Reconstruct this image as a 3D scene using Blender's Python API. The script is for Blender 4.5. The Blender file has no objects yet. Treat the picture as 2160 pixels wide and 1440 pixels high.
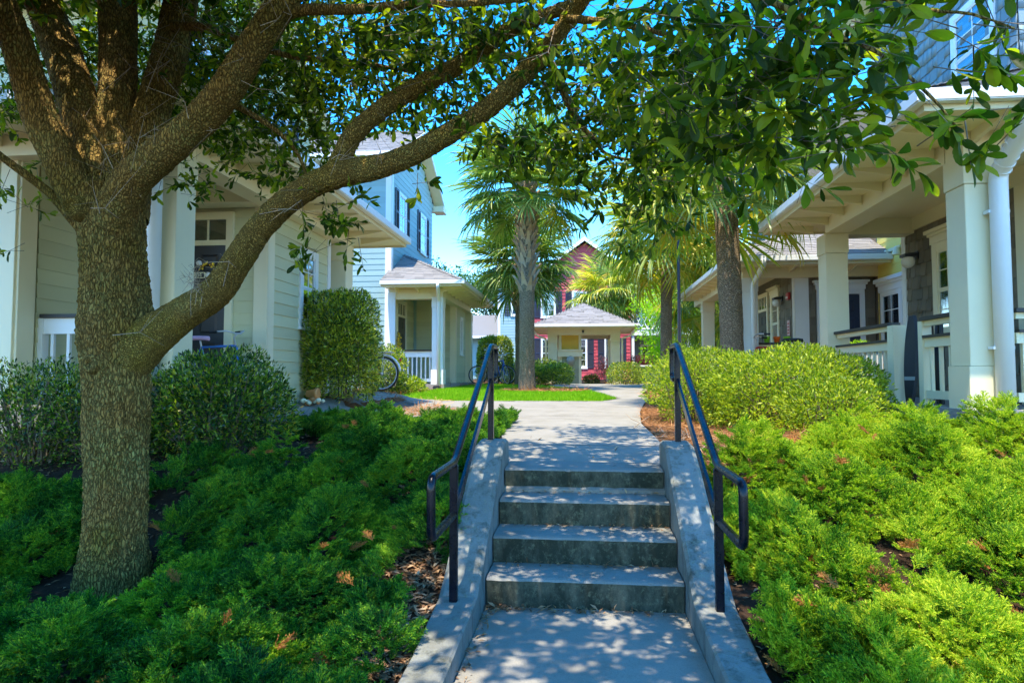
import bpy, math, random
import numpy as np
from mathutils import Vector, Matrix, noise
random.seed(7); RNG = np.random.default_rng(11)
SC = bpy.context.scene
COL = SC.collection
R = math.radians

# ---------------------------------------------------------------- camera
CAMZ = 0.71
YAW, PITCH = 0.10603, 0.04996
cd = bpy.data.cameras.new("camera"); cam = bpy.data.objects.new("camera", cd); COL.objects.link(cam)
cd.lens = 23.33; cd.sensor_width = 36; cd.clip_end = 600; cd.clip_start = 0.05
cam.location = (0, 0, CAMZ); cam.rotation_euler = (math.pi/2 + PITCH, 0, YAW)
SC.camera = cam

# ---------------------------------------------------------------- world and sun
w = bpy.data.worlds.new("World"); SC.world = w; w.use_nodes = True
nt = w.node_tree; nt.nodes.clear()
SUNV = Vector((-0.07, -0.29, 0.95)).normalized()
sky = nt.nodes.new("ShaderNodeTexSky"); sky.sky_type = 'NISHITA'; sky.sun_disc = False
sky.sun_elevation = math.asin(SUNV.z); sky.sun_rotation = math.atan2(SUNV.x, SUNV.y)
sky.air_density = 1.0; sky.dust_density = 0.3; sky.ozone_density = 3.5
bgn = nt.nodes.new("ShaderNodeBackground"); bgn.inputs[1].default_value = 0.15
wo = nt.nodes.new("ShaderNodeOutputWorld")
hs = nt.nodes.new('ShaderNodeHueSaturation'); hs.inputs['Saturation'].default_value = 1.42; nt.links.new(sky.outputs[0], hs.inputs['Color']); nt.links.new(hs.outputs[0], bgn.inputs[0]); nt.links.new(bgn.outputs[0], wo.inputs[0])
sl = bpy.data.lights.new("sun", 'SUN'); sl.energy = 2.05; sl.angle = R(0.53); sl.color = (1.0, 0.90, 0.74)
so = bpy.data.objects.new("sun", sl); COL.objects.link(so)
so.rotation_euler = (-SUNV).to_track_quat('-Z', 'Y').to_euler(); so.location = (0, -10, 30)
vs = SC.view_settings; vs.view_transform = 'Standard'; vs.look = 'None'; vs.gamma = 1; vs.exposure = 2.38
vs.use_curve_mapping = False
SC.cycles.max_bounces = 8; SC.cycles.diffuse_bounces = 4; SC.cycles.transparent_max_bounces = 12

# ---------------------------------------------------------------- materials
class NT:
    def __init__(s, name):
        s.m = bpy.data.materials.new(name); s.m.use_nodes = True
        s.t = s.m.node_tree; s.t.nodes.clear()
        s.out = s.n("ShaderNodeOutputMaterial")
    def n(s, typ, **k):
        x = s.t.nodes.new(typ)
        for a, b in k.items(): setattr(x, a, b)
        return x
    def l(s, a, b): s.t.links.new(a, b)
    def pos(s): return s.n("ShaderNodeNewGeometry").outputs['Position']
    def math(s, op, a, b=None, clamp=False):
        m = s.n("ShaderNodeMath", operation=op); m.use_clamp = clamp
        for i, v in enumerate((a, b)):
            if v is None: continue
            if hasattr(v, 'links'): s.l(v, m.inputs[i])
            else: m.inputs[i].default_value = v
        return m.outputs[0]
    def noise(s, scale, detail=4, rough=.55, vec=None, stretch=None):
        v = vec or s.pos()
        if stretch:
            mp = s.n("ShaderNodeMapping"); mp.inputs['Scale'].default_value = stretch; s.l(v, mp.inputs[0]); v = mp.outputs[0]
        x = s.n("ShaderNodeTexNoise"); s.l(v, x.inputs['Vector'])
        x.inputs['Scale'].default_value = scale; x.inputs['Detail'].default_value = detail; x.inputs['Roughness'].default_value = rough
        return x.outputs['Fac']
    def rand(s):
        a = s.n("ShaderNodeNewGeometry").outputs['Random Per Island']; b = s.n("ShaderNodeObjectInfo").outputs['Random']
        return s.math('FRACT', s.math('ADD', a, b))
    def ramp(s, fac, stops):
        r = s.n("ShaderNodeValToRGB"); e = r.color_ramp.elements
        while len(e) < len(stops): e.new(0.5)
        for q, (p, c) in zip(e, stops): q.position = p; q.color = (*c[:3], 1) if len(c) >= 3 else (c[0],)*3+(1,)
        s.l(fac, r.inputs[0]); return r.outputs[0]
    def mix(s, fac, a, b, mode='MIX'):
        m = s.n("ShaderNodeMix", data_type='RGBA', blend_type=mode)
        for i, v in ((0, fac), (6, a), (7, b)):
            if hasattr(v, 'links'): s.l(v, m.inputs[i])
            elif i == 0: m.inputs[0].default_value = v
            else: m.inputs[i].default_value = (*v, 1)
        return m.outputs[2]
    def bump(s, h, strength=.4, dist=.01):
        b = s.n("ShaderNodeBump"); b.inputs['Strength'].default_value = strength; b.inputs['Distance'].default_value = dist
        s.l(h, b.inputs['Height']); return b.outputs[0]
    def prin(s, color, rough=.6, normal=None, spec=.5, metal=0):
        p = s.n("ShaderNodeBsdfPrincipled")
        if hasattr(color, 'links'): s.l(color, p.inputs['Base Color'])
        else: p.inputs['Base Color'].default_value = (*color, 1)
        if hasattr(rough, 'links'): s.l(rough, p.inputs['Roughness'])
        else: p.inputs['Roughness'].default_value = rough
        p.inputs['Metallic'].default_value = metal; p.inputs['Specular IOR Level'].default_value = spec
        if normal: s.l(normal, p.inputs['Normal'])
        s.l(p.outputs[0], s.out.inputs[0]); return p

def dk(c, f): return tuple(x*f for x in c)
def paint(name, c, rough=.5, var=.10, island=.06, scale=2.5, bump=.15, grain=(1, 1, 1), gs=60, dirt=.0):
    t = NT(name)
    f = t.noise(scale, 5)
    col = t.mix(t.math('MULTIPLY', f, 1), dk(c, 1-var), tuple(min(1, x*(1+var)) for x in c))
    if island: col = t.mix(t.rand(), t.mix(1, col, (1-island,)*3, 'MULTIPLY'), t.mix(1, col, (1+island,)*3, 'MULTIPLY'))
    if dirt:
        d = t.math('GREATER_THAN', t.noise(9, 6, .7), .62)
        col = t.mix(t.math('MULTIPLY', t.math('SUBTRACT', t.noise(6, 8, .7), .5, True), dirt*4, True), col, dk(c, .5))
    t.prin(col, rough, t.bump(t.noise(gs, 4, .6, stretch=grain), bump, .002)); return t.m

def foliage(name, stops, trans=.35, rough=.45, pscale=3.0, pamt=.5, spec=.35, tcol=None):
    t = NT(name)
    k = t.math('ADD', t.math('MULTIPLY', t.rand(), 1-pamt), t.math('MULTIPLY', t.noise(pscale, 3), pamt))
    col = t.ramp(k, stops)
    p = t.n("ShaderNodeBsdfPrincipled"); t.l(col, p.inputs['Base Color'])
    p.inputs['Roughness'].default_value = rough; p.inputs['Specular IOR Level'].default_value = spec
    tr = t.n("ShaderNodeBsdfTranslucent")
    t.l(t.mix(1, col, tcol or (1.5, 1.7, .6), 'MULTIPLY'), tr.inputs[0])
    m = t.n("ShaderNodeMixShader"); m.inputs[0].default_value = trans
    t.l(p.outputs[0], m.inputs[1]); t.l(tr.outputs[0], m.inputs[2]); t.l(m.outputs[0], t.out.inputs[0])
    return t.m

M = {}
CREAM = (.80, .71, .46); 
M['trim'] = paint('cream_paint', CREAM, .45, .05, .02, dirt=.05)
M['white'] = paint('white_paint', (.80, .81, .78), .4, .05, .02, dirt=.05)
M['soffit'] = paint('soffit_paint', (.82, .73, .47), .6, .05, .02)
M['sage'] = paint('sage_siding', (.58, .56, .33), .6, .07, .08, gs=40, grain=(1, 1, 8), bump=.3)
M['aqua'] = paint('aqua_siding', (.29, .43, .42), .6, .07, .08, gs=40, grain=(1, 1, 8), bump=.3)
M['lime_siding'] = paint('yellow_siding', (.85, .68, .16), .6, .07, .06, gs=40, grain=(1, 1, 8), bump=.3)
M['red'] = paint('red_siding', (.46, .055, .07), .6, .1, .2, bump=.3)
M['brown_shake'] = paint('brown_shake', (.185, .155, .105), .75, .15, .22, gs=30, grain=(4, 4, 1), bump=.5)
M['blue_shake'] = paint('blue_shake', (.18, .25, .27), .7, .12, .15, gs=30, grain=(4, 4, 1), bump=.5)
M['green_shake'] = paint('green_shake', (.36, .37, .24), .7, .1, .15, bump=.4)
M['door'] = paint('black_door', (.022, .022, .027), .35, .2, 0)
M['blackrail'] = paint('black_cap_rail', (.03, .026, .022), .5, .2, .1)
M['shutter'] = paint('navy_shutter', (.02, .03, .06), .5, .2, .1)
M['foundation'] = paint('foundation_concrete', (.28, .26, .22), .85, .25, 0, 6, .5, gs=90)
M['dark_plastic'] = paint('dark_plastic', (.02, .025, .035), .4, .2, 0)
M['gold'] = paint('gold_panel', (.70, .42, .035), .5, .08, 0)
M['grey_metal'] = paint('grey_metal', (.33, .36, .34), .4, .1, 0)
M['green_box'] = paint('green_cabinet', (.05, .10, .07), .5, .2, 0)
M['red_plastic'] = paint('red_plastic', (.5, .02, .02), .4, .1, 0)
M['pink'] = paint('pink_saddle', (.75, .42, .55), .4, .2, 0)
M['pinkprint'] = paint('pale_pink_sign', (.75, .45, .42), .5, .05, 0)
M['potgreen'] = paint('lime_pot', (.25, .62, .03), .35, .08, 0)
M['potorange'] = paint('orange_pot', (.85, .16, .02), .35, .08, 0)
M['terracotta'] = paint('terracotta', (.60, .25, .08), .7, .2, .3)
M['bikeblue'] = paint('blue_bike_paint', (.02, .16, .55), .3, .1, 0)
M['bikewhite'] = paint('white_bike_paint', (.75, .75, .75), .3, .1, 0)
M['bikered'] = paint('red_bike_paint', (.55, .03, .03), .3, .1, 0)
M['rubber'] = paint('rubber', (.018, .018, .018), .7, .2, 0)
M['steel'] = paint('bright_metal', (.55, .55, .55), .3, .1, 0)
M['globe'] = paint('globe_glass', (.80, .78, .70), .25, .03, 0)
M['ivory'] = paint('ivory_plaque', (.80, .74, .50), .5, .05, 0)
M['teal'] = paint('teal_bow', (.25, .62, .62), .5, .1, .2)
M['flower'] = paint('yellow_flowers', (.75, .48, .03), .6, .2, .5)
M['board_vinyl'] = paint('grey_board', (.022, .024, .028), .65, .2, 0)
t = NT('rail_steel'); t.prin((.0012, .003, .008), t.ramp(t.noise(14, 5), [(.3, (.22,)), (.7, (.34,))]), t.bump(t.noise(60, 4), .10, .001), .32); M['rail'] = t.m
t = NT('blinds'); t.prin((.72, .74, .72), .6); M['blind'] = t.m
t = NT('room_dark'); t.prin((.02, .025, .03), .8); M['room'] = t.m
t = NT('window_glass')
g = t.n("ShaderNodeBsdfGlossy"); g.inputs['Roughness'].default_value = .03; g.inputs[0].default_value = (.9, .95, 1, 1)
tr = t.n("ShaderNodeBsdfTransparent"); tr.inputs[0].default_value = (.75, .82, .85, 1)
lw = t.n("ShaderNodeFresnel"); lw.inputs[0].default_value = 1.5
mx = t.n("ShaderNodeMixShader"); t.l(t.math('ADD', t.math('MULTIPLY', lw.outputs[0], 1.6), .14, True), mx.inputs[0]); t.l(tr.outputs[0], mx.inputs[1]); t.l(g.outputs[0], mx.inputs[2]); t.l(mx.outputs[0], t.out.inputs[0])
M['glass'] = t.m

# roof shingle
def roofmat(name, a, b):
    t = NT(name)
    c = t.ramp(t.rand(), [(0, a), (.35, dk(a, 1.35)), (.7, b), (1, dk(b, .8))])
    c = t.mix(t.math('MULTIPLY', t.noise(220, 3, .8), .55), c, dk(a, .5))
    t.prin(c, .9, t.bump(t.noise(260, 3, .8), .5, .004)); return t.m
M['roof'] = roofmat('grey_brown_shingle', (.17, .165, .16), (.27, .255, .24))
M['roof2'] = roofmat('warm_shingle', (.18, .17, .16), (.29, .27, .25))

# concrete
def concrete(name, c, stain=(.10, .085, .05), st=.35, mossy=0, streak=None):
    t = NT(name)
    col = t.mix(t.noise(3.5, 6, .65), dk(c, .78), dk(c, 1.18))
    col = t.mix(t.math('MULTIPLY', t.math('SUBTRACT', t.noise(130, 3, .9), .45, True), 2.2, True), col, dk(c, .45))
    s = t.math('MULTIPLY', t.math('SUBTRACT', t.noise(2.2, 7, .72), .48, True), st*7, True)
    col = t.mix(s, col, stain)
    if mossy:
        s2 = t.math('MULTIPLY', t.math('SUBTRACT', t.noise(7, 8, .75, stretch=(1, 1, .45)), .56-mossy*.25, True), 5, True)
        col = t.mix(s2, col, (.028, .032, .018))
        col = t.mix(t.math('MULTIPLY', t.math('SUBTRACT', t.noise(22, 6, .8), .53, True), 3, True), col, (.26, .26, .15))
    # expansion cracks
    h = t.math('ADD', t.noise(160, 5, .8), t.math('MULTIPLY', t.noise(12, 6, .7), 1.5))
    t.prin(col, .88, t.bump(h, .35, .004), .3); return t.m
M['concrete'] = concrete('concrete', (.235, .23, .20))
M['walk'] = concrete('walkway_concrete', (.27, .25, .205), st=.25)
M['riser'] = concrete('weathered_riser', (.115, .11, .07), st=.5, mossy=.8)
M['cheek'] = concrete('cheek_wall_concrete', (.215, .22, .195), st=.35, mossy=.2)

# soil with pine straw
t = NT('mulch')
c = t.ramp(t.noise(3, 6, .7), [(.3, (.14, .06, .025)), (.55, (.26, .115, .045)), (.75, (.36, .19, .09))])
c = t.mix(t.math('MULTIPLY', t.noise(120, 4, .8, stretch=(1, .35, 1)), .6), c, (.07, .035, .02))
t.prin(c, .95, t.bump(t.noise(90, 5, .8), .9, .03), .1); M['mulch'] = t.m
t = NT('soil')
c = t.ramp(t.noise(5, 7, .7), [(.3, (.035, .022, .014)), (.6, (.085, .05, .03)), (.8, (.16, .10, .06))])
t.prin(c, .95, t.bump(t.noise(70, 6, .8), .9, .04), .1); M['soil'] = t.m
t = NT('lawn_soil'); c = t.ramp(t.noise(6, 5), [(.3, (.09, .20, .012)), (.7, (.16, .30, .02))]); t.prin(c, .95, t.bump(t.noise(90, 5, .8), .9, .03), .1); M['lawnsoil'] = t.m

# bark
def bark(name, a, b, lichen, la=.35, sc=60, zs=.27, moss=(.20, .15, .02)):
    t = NT(name)
    wn = t.n("ShaderNodeTexNoise"); wn.inputs['Scale'].default_value = 9; wn.inputs['Detail'].default_value = 4; t.l(t.pos(), wn.inputs['Vector'])
    wv = t.n("ShaderNodeVectorMath", operation='MULTIPLY_ADD'); t.l(wn.outputs['Color'], wv.inputs[0]); wv.inputs[1].default_value = (.05, .05, .09); t.l(t.pos(), wv.inputs[2])
    mp = t.n("ShaderNodeMapping"); mp.inputs['Scale'].default_value = (1, 1, zs); t.l(wv.outputs[0], mp.inputs[0])
    p = t.n("ShaderNodeTexVoronoi"); t.l(mp.outputs[0], p.inputs['Vector']); p.feature = 'DISTANCE_TO_EDGE'; p.inputs['Scale'].default_value = sc
    q = t.n("ShaderNodeTexVoronoi"); t.l(mp.outputs[0], q.inputs['Vector']); q.inputs['Scale'].default_value = sc
    fur = t.ramp(p.outputs['Distance'], [(0, (.02,)), (.07, (.34,)), (.22, (1,))])
    g = t.noise(75, 6, .75, stretch=(1, 1, .5))
    c = t.ramp(g, [(.3, dk(a, .6)), (.5, a), (.72, b)])
    c = t.mix(t.math('MULTIPLY', q.outputs['Distance'], .5, True), c, dk(b, 1.1))
    lf = t.math('MULTIPLY', t.math('MULTIPLY', t.math('SUBTRACT', t.noise(3.3, 4, .6), .42, True), la*9, True), t.ramp(t.noise(55, 5, .8), [(.42, (0,)), (.56, (1,))]), True)
    c = t.mix(lf, c, lichen)
    c = t.mix(t.math('MULTIPLY', t.math('SUBTRACT', t.noise(2.1, 4, .6), .5, True), 3.2, True), c, moss)
    c = t.mix(1, c, t.ramp(fur, [(0, (.30,)), (1, (1,))]), 'MULTIPLY')
    h = t.math('ADD', fur, t.math('MULTIPLY', g, .7))
    t.prin(c, .92, t.bump(h, 1.0, .014), .12); return t.m
M['bark'] = bark('oak_bark', (.30, .175, .045), (.52, .33, .10), (.36, .40, .13), .26)
M['barkhi'] = bark('limb_bark', (.31, .19, .045), (.54, .36, .10), (.38, .38, .12), .22, 88, .6, (.42, .31, .03))
M['palmbark'] = bark('palm_bark', (.38, .27, .165), (.56, .43, .27), (.34, .35, .20), .12, 22, 2.2, (.34, .27, .15))
M['boot'] = paint('palm_boot', (.37, .27, .16), .85, .3, .35, 9, .6, gs=50)
M['twig'] = paint('twig', (.16, .12, .075), .8, .2, .2)
M['deadtwig'] = paint('dry_twig', (.33, .25, .17), .8, .2, .2)

G1 = [(.2, (.022, .045, .005)), (.4, (.055, .10, .007)), (.56, (.12, .18, .010)), (.72, (.24, .28, .014)), (.9, (.38, .37, .02)), (1, (.5, .25, .03))]
M['oakleaf'] = foliage('oak_leaf', G1, .58, .5, 1.5, .35, .25)
M['juniper'] = foliage('juniper', [(.28, (.022, .085, .008)), (.39, (.09, .21, .010)), (.50, (.25, .37, .015)), (.62, (.44, .51, .025)), (.80, (.58, .54, .05))], .35, .6, 2.4, .66, .12)  # right bank: bright sunlit tone put into the leaf colour
M['juniper_shade'] = foliage('shaded_tone_juniper', [(.30, (.006, .038, .010)), (.42, (.022, .115, .018)), (.53, (.08, .24, .018)), (.66, (.26, .40, .02)), (.82, (.42, .50, .03))], .35, .6, 2.6, .70, .12)  # left bank: same plant, shade and sunlit patches put into the colour
M['junidead'] = foliage('dry_juniper', [(0, (.28, .10, .02)), (1, (.45, .2, .05))], .2, .8)
M['privet'] = foliage('yellow_green_leaf', [(.15, (.05, .10, .01)), (.4, (.16, .25, .015)), (.65, (.36, .42, .02)), (.9, (.55, .55, .03)), (1, (.45, .16, .03))], .4, .45, 1.7, .35)
M['boxleaf'] = foliage('clipped_leaf', [(.25, (.02, .06, .012)), (.4, (.09, .18, .015)), (.55, (.26, .34, .02)), (.78, (.50, .48, .03))], .3, .35, 2.5, .35, .5)
M['shrubleaf'] = foliage('glossy_shrub_leaf', [(.27, (.008, .03, .006)), (.44, (.03, .09, .010)), (.58, (.09, .19, .014)), (.73, (.28, .36, .025)), (.95, (.55, .16, .02))], .4, .35, 2.2, .4, .5)
M['grass'] = foliage('grass', [(.1, (.10, .26, .008)), (.6, (.22, .42, .012)), (1, (.36, .52, .03))], .4, .6, 2.0, .5, .1)
M['frond'] = foliage('palm_frond', [(0, (.05, .12, .02)), (.4, (.12, .22, .03)), (.7, (.26, .34, .06)), (1, (.50, .46, .14))], .3, .4, 1.0, .25, .5)
M['frondy'] = foliage('yellow_palm_frond', [(0, (.12, .24, .015)), (.45, (.38, .42, .03)), (.75, (.65, .48, .05)), (1, (.68, .34, .05))], .35, .4, 1.2, .4, .5)
M['limeleaf'] = foliage('lime_leaf', [(0, (.16, .34, .01)), (.5, (.34, .56, .015)), (1, (.52, .68, .03))], .45, .5, 1.2, .4)
M['darkleaf'] = foliage('dark_tree_leaf', [(0, (.012, .04, .012)), (.5, (.035, .10, .02)), (1, (.12, .2, .03))], .3, .5, .7, .5)
M['purpleleaf'] = foliage('purple_leaf', [(0, (.06, .015, .025)), (.6, (.16, .04, .05)), (1, (.40, .12, .12))], .3, .5)
M['deadleaf'] = foliage('dead_leaf', [(0, (.10, .05, .025)), (.5, (.26, .14, .07)), (.8, (.42, .27, .15)), (1, (.50, .40, .26))], .15, .7, 3, .2, .2)
M['straw'] = foliage('pine_straw', [(0, (.22, .085, .03)), (.6, (.42, .19, .07)), (1, (.60, .36, .17))], .1, .8, 3, .2, .1)

# ---------------------------------------------------------------- mesh helpers
class MB:
    def __init__(s, sx=1): s.v = []; s.f = []; s.sx = sx
    def add(s, vs, fs):
        b = len(s.v); s.v += [(x*s.sx, y, z) for x, y, z in vs]; s.f += [tuple(i+b for i in f) for f in fs]
    def box(s, x0, x1, y0, y1, z0, z1):
        s.add([(x, y, z) for z in (z0, z1) for y in (y0, y1) for x in (x0, x1)], [(0, 2, 3, 1), (4, 5, 7, 6), (0, 1, 5, 4), (2, 6, 7, 3), (0, 4, 6, 2), (1, 3, 7, 5)])
        return s
    def fbox(s, F, u0, u1, z0, z1, w0, w1):
        s.add([F.p(u, z, w) for z in (z0, z1) for w in (w0, w1) for u in (u0, u1)], [(0, 2, 3, 1), (4, 5, 7, 6), (0, 1, 5, 4), (2, 6, 7, 3), (0, 4, 6, 2), (1, 3, 7, 5)])
        return s
    def prism(s, poly, off):
        n = len(poly); off = Vector(off); a = [tuple(p) for p in poly]; b = [tuple(Vector(p)+off) for p in poly]
        s.add(a+b, [tuple(range(n)), tuple(range(2*n-1, n-1, -1))] + [(i, i+n, (i+1) % n+n, (i+1) % n) for i in range(n)])
        return s
    def tube(s, pts, rad, n=8, cap=True):
        P = [Vector(p) for p in pts]; rs = rad if hasattr(rad, '__len__') else [rad]*len(P)
        base = []; prev = None
        for i, p in enumerate(P):
            t = (P[min(i+1, len(P)-1)]-P[max(i-1, 0)]).normalized()
            if prev is None:
                a = t.orthogonal().normalized()
            else:
                a = (prev - t*prev.dot(t)).normalized()
            prev = a; b = t.cross(a)
            k = 1.0
            if 0 < i < len(P)-1:
                c = (P[i]-P[i-1]).normalized().dot((P[i+1]-P[i]).normalized()); k = 1/max(.5, math.sqrt(max(.01, (1+c)/2)))
            base += [tuple(p + (a*math.cos(q)+b*math.sin(q))*rs[i]*(1 if k < 1.01 else 1)) for q in [2*math.pi*j/n for j in range(n)]]
        fs = [(i*n+j, i*n+(j+1) % n, (i+1)*n+(j+1) % n, (i+1)*n+j) for i in range(len(P)-1) for j in range(n)]
        if cap: fs += [tuple(range(n-1, -1, -1)), tuple(range((len(P)-1)*n, len(P)*n))]
        s.add(base, fs); return s
    def lathe(s, c, prof, n=16, axis='Z'):
        c = Vector(c); vs = []
        for r, h in prof:
            for j in range(n):
                q = 2*math.pi*j/n; a, b = r*math.cos(q), r*math.sin(q)
                d = {'Z': (a, b, h), 'X': (h, a, b), 'Y': (a, h, b)}[axis]; vs.append(tuple(c+Vector(d)))
        m = len(prof)
        s.add(vs, [(i*n+j, i*n+(j+1) % n, (i+1)*n+(j+1) % n, (i+1)*n+j) for i in range(m-1) for j in range(n)] + [tuple(range(n-1, -1, -1)), tuple(range((m-1)*n, m*n))])
        return s
    def build(s, name, m, parent=None, smooth=False, bevel=0, **tags):
        me = bpy.data.meshes.new(name); me.from_pydata(s.v, [], s.f)
        import bmesh
        bm = bmesh.new(); bm.from_mesh(me); bmesh.ops.recalc_face_normals(bm, faces=bm.faces)
        if bevel: bmesh.ops.bevel(bm, geom=list(bm.edges), offset=bevel, segments=2, affect='EDGES', clamp_overlap=True)
        bm.to_mesh(me); bm.free()
        return link(name, me, m, parent, smooth, **tags)

def link(name, me, m, parent=None, smooth=False, **tags):
    if m is not None and not me.materials: me.materials.append(M[m] if isinstance(m, str) else m)
    if smooth: me.shade_smooth()
    o = bpy.data.objects.new(name, me); COL.objects.link(o)
    if parent is not None: par(o, parent)
    for k, v in tags.items(): o[k] = v
    return o
def par(o, parent):
    o.parent = parent
    if parent.type == 'EMPTY': o.matrix_parent_inverse = Matrix.Translation(-parent.location)
def thing(name, label, cat, loc, group=None):
    o = bpy.data.objects.new(name, None); COL.objects.link(o); o.location = loc; o.empty_display_size = .3
    o['label'] = label; o['category'] = cat
    if group: o['group'] = group
    return o
def tag(o, label, cat, group=None):
    o['label'] = label; o['category'] = cat
    if group: o['group'] = group
    return o
def tri_mesh(name, V, F, m, parent=None, smooth=False, **tags):
    V = np.asarray(V, np.float32).reshape(-1, 3); F = np.asarray(F, np.int32)
    k = F.shape[1]; me = bpy.data.meshes.new(name)
    me.vertices.add(len(V)); me.vertices.foreach_set('co', V.ravel())
    me.loops.add(F.size); me.loops.foreach_set('vertex_index', F.ravel())
    me.polygons.add(len(F)); me.polygons.foreach_set('loop_start', np.arange(0, F.size, k, dtype=np.int32))
    me.update(calc_edges=True); me.validate()
    return link(name, me, m, parent, smooth, **tags)

class Fr:   # a wall frame: origin, horizontal direction u, outward normal n
    def __init__(s, o, u, n): s.o = Vector(o); s.u = Vector(u); s.n = Vector(n)
    def p(s, u, z, w): q = s.o + s.u*u + s.n*w; return (q.x, q.y, z)
def FX(side, x, y0=0):  # wall facing the path on the given side; u = world y
    return Fr((side*x, y0, 0), (0, 1, 0), (-side, 0, 0))
def FY(y):  # wall facing the camera; u = world x
    return Fr((0, y, 0), (1, 0, 0), (0, -1, 0))

FW = Vector((-math.sin(YAW), math.cos(YAW), 0)); RT = Vector((math.cos(YAW), math.sin(YAW), 0))
def proj(P):
    P = np.asarray(P, float).reshape(-1, 3); d = P @ np.array(FW); la = P @ np.array(RT); z = P[:, 2]-CAMZ
    f = math.cos(PITCH)*d + math.sin(PITCH)*z; yy = -math.sin(PITCH)*d + math.cos(PITCH)*z
    f = np.where(f < .05, .05, f); return 512+663.6*la/f, 341-663.6*yy/f, f
# ---- pieces: many alike pieces sharing one mesh; the largest in view are objects, the rest one joined part
UNIT = {}
def unit(kind, m):
    key = (kind, m)
    if key not in UNIT:
        if kind == 'lap':   # wedge: u -.5...5, v 0..1, thick at the bottom, thin on top
            v = [(-.5, 0, 0), (.5, 0, 0), (.5, 1, 0), (-.5, 1, 0), (-.5, 0, 1), (.5, 0, 1), (.5, 1, .25), (-.5, 1, .25)]
        f = [(0, 3, 2, 1), (4, 5, 6, 7), (0, 1, 5, 4), (1, 2, 6, 5), (2, 3, 7, 6), (3, 0, 4, 7)]
        me = bpy.data.meshes.new(kind); me.from_pydata(v, [], f); me.materials.append(M[m]); UNIT[key] = (me, v, f)
    return UNIT[key]
def pieces(name, parent, mats, m, limit=290, kind='lap'):
    if not mats: return
    me, v, f = unit(kind, m)
    A = np.array([np.array(q) for q in mats])
    c = A[:, :3, 3] + A[:, :3, 1]*.5
    x, y, d = proj(c); inv = (x > -60) & (x < 1084) & (y > -60) & (y < 742)
    size = np.linalg.norm(A[:, :3, 0], axis=1)*np.linalg.norm(A[:, :3, 1], axis=1)/d**2
    size = np.where(inv, size, 0); order = np.argsort(-size)
    root = parent; pre = Matrix.Identity(4)
    keep = [i for i in order[:limit] if size[i] > 0]
    for i in keep:
        o = bpy.data.objects.new(name, me); COL.objects.link(o); par(o, parent); o.matrix_basis = mats[i]
    rest = sorted(set(range(len(mats)))-set(keep))
    if rest:
        V = np.array([list(q)+[1] for q in v]); W = np.einsum('nij,kj->nki', A[rest], V)[:, :, :3].reshape(-1, 3)
        F = (np.array(f)[None]+(np.arange(len(rest))*len(v))[:, None, None]).reshape(-1, 4)
        tri_mesh(name + ('_rows' if name != 'shingle' else '_courses'), W, F, m, parent, kind='stuff')
def lap(O, U, V, N, u0, u1, v0, v1, rowh, pw=None, clip=None, openings=(), thick=.012, jit=.0, gap=.004, over=1.12, pj=.3):
    """rows of lapped boards/shakes/shingles on the plane O+uU+vV; openings = (u0,u1,v0,v1)"""
    U, V, N, O = Vector(U), Vector(V), Vector(N), Vector(O); out = []
    n = max(1, round((v1-v0)/rowh)); rh = (v1-v0)/n
    for r in range(n):
        b = v0+r*rh; mid = b+rh*.5; a0, a1 = u0, u1
        if clip:
            c0, c1 = clip(mid); a0, a1 = max(u0, c0), min(u1, c1)
        if a1-a0 < .02: continue
        iv = [(a0, a1)]
        for (p0, p1, q0, q1) in openings:
            if q0 < mid < q1:
                nv = []
                for s, e in iv:
                    if p1 <= s or p0 >= e: nv.append((s, e)); continue
                    if p0 > s: nv.append((s, p0))
                    if p1 < e: nv.append((p1, e))
                iv = nv
        for s, e in iv:
            if e-s < .01: continue
            cuts = [s, e]
            if pw:
                cuts = [s]; x = s - random.random()*pw
                while True:
                    x += pw*(1+random.uniform(-pj, pj))
                    if x > e-.03: break
                    if x > s+.03: cuts.append(x)
                cuts.append(e)
            for c0, c1 in zip(cuts, cuts[1:]):
                g = gap if pw else 0; dv = random.uniform(-jit, jit)*rh
                th = thick*(1+random.uniform(-.25, .25)*(1 if pw else 0))
                o = O + U*((c0+c1)/2) + V*(b+dv)
                out.append(Matrix(((U.x*(c1-c0-g), V.x*rh*over, N.x*th, o.x), (U.y*(c1-c0-g), V.y*rh*over, N.y*th, o.y), (U.z*(c1-c0-g), V.z*rh*over, N.z*th, o.z), (0, 0, 0, 1))))
    return out
def lapwall(F, u0, u1, z0, z1, rowh, pw=None, openings=(), clip=None, **k):
    return lap(F.o, F.u, (0, 0, 1), F.n, u0, u1, z0, z1, rowh, pw, clip, openings, **k)
# ---------------------------------------------------------------- ground heights
def sm(x, a, b):
    t = np.clip((x-a)/(b-a), 0, 1); return t*t*(3-2*t)
BY = [-60, 2.5, 3.3, 4.2, 5.2, 6.2, 9, 14, 18, 22, 28, 40, 80, 300]
BZ = [-.72, -.72, -.68, -.52, -.10, .0, .05, .15, .26, .34, .33, .45, .5, .5]
def H(x, y):
    x = np.asarray(x, float); y = np.asarray(y, float)
    h = np.interp(y, BY, BZ)
    k = sm(y, 2.0, 4.5)*(1-sm(y, 11, 14))
    h = h + k*.15*sm(x, 1.2, 3.6)*(1-sm(y, 8, 12)*.5) + .10*sm(-x, 2.6, 4.2)*sm(y, 5, 7)*(1-sm(y, 11, 14))
    h = h - .16*sm(y, 2.4, 4)*(1-sm(y, 4.2, 5.4))*sm(-x, 1.5, 3.2)*1.0
    h = h + .20*sm(-x, 3.0, 3.8)*sm(y, 8.8, 9.8)*(1-sm(y, 12.6, 14.5))
    return h
def Hs(x, y): return float(H(x, y))
ST0, ST1 = 4.09, 5.07     # first and last nosing
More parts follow.
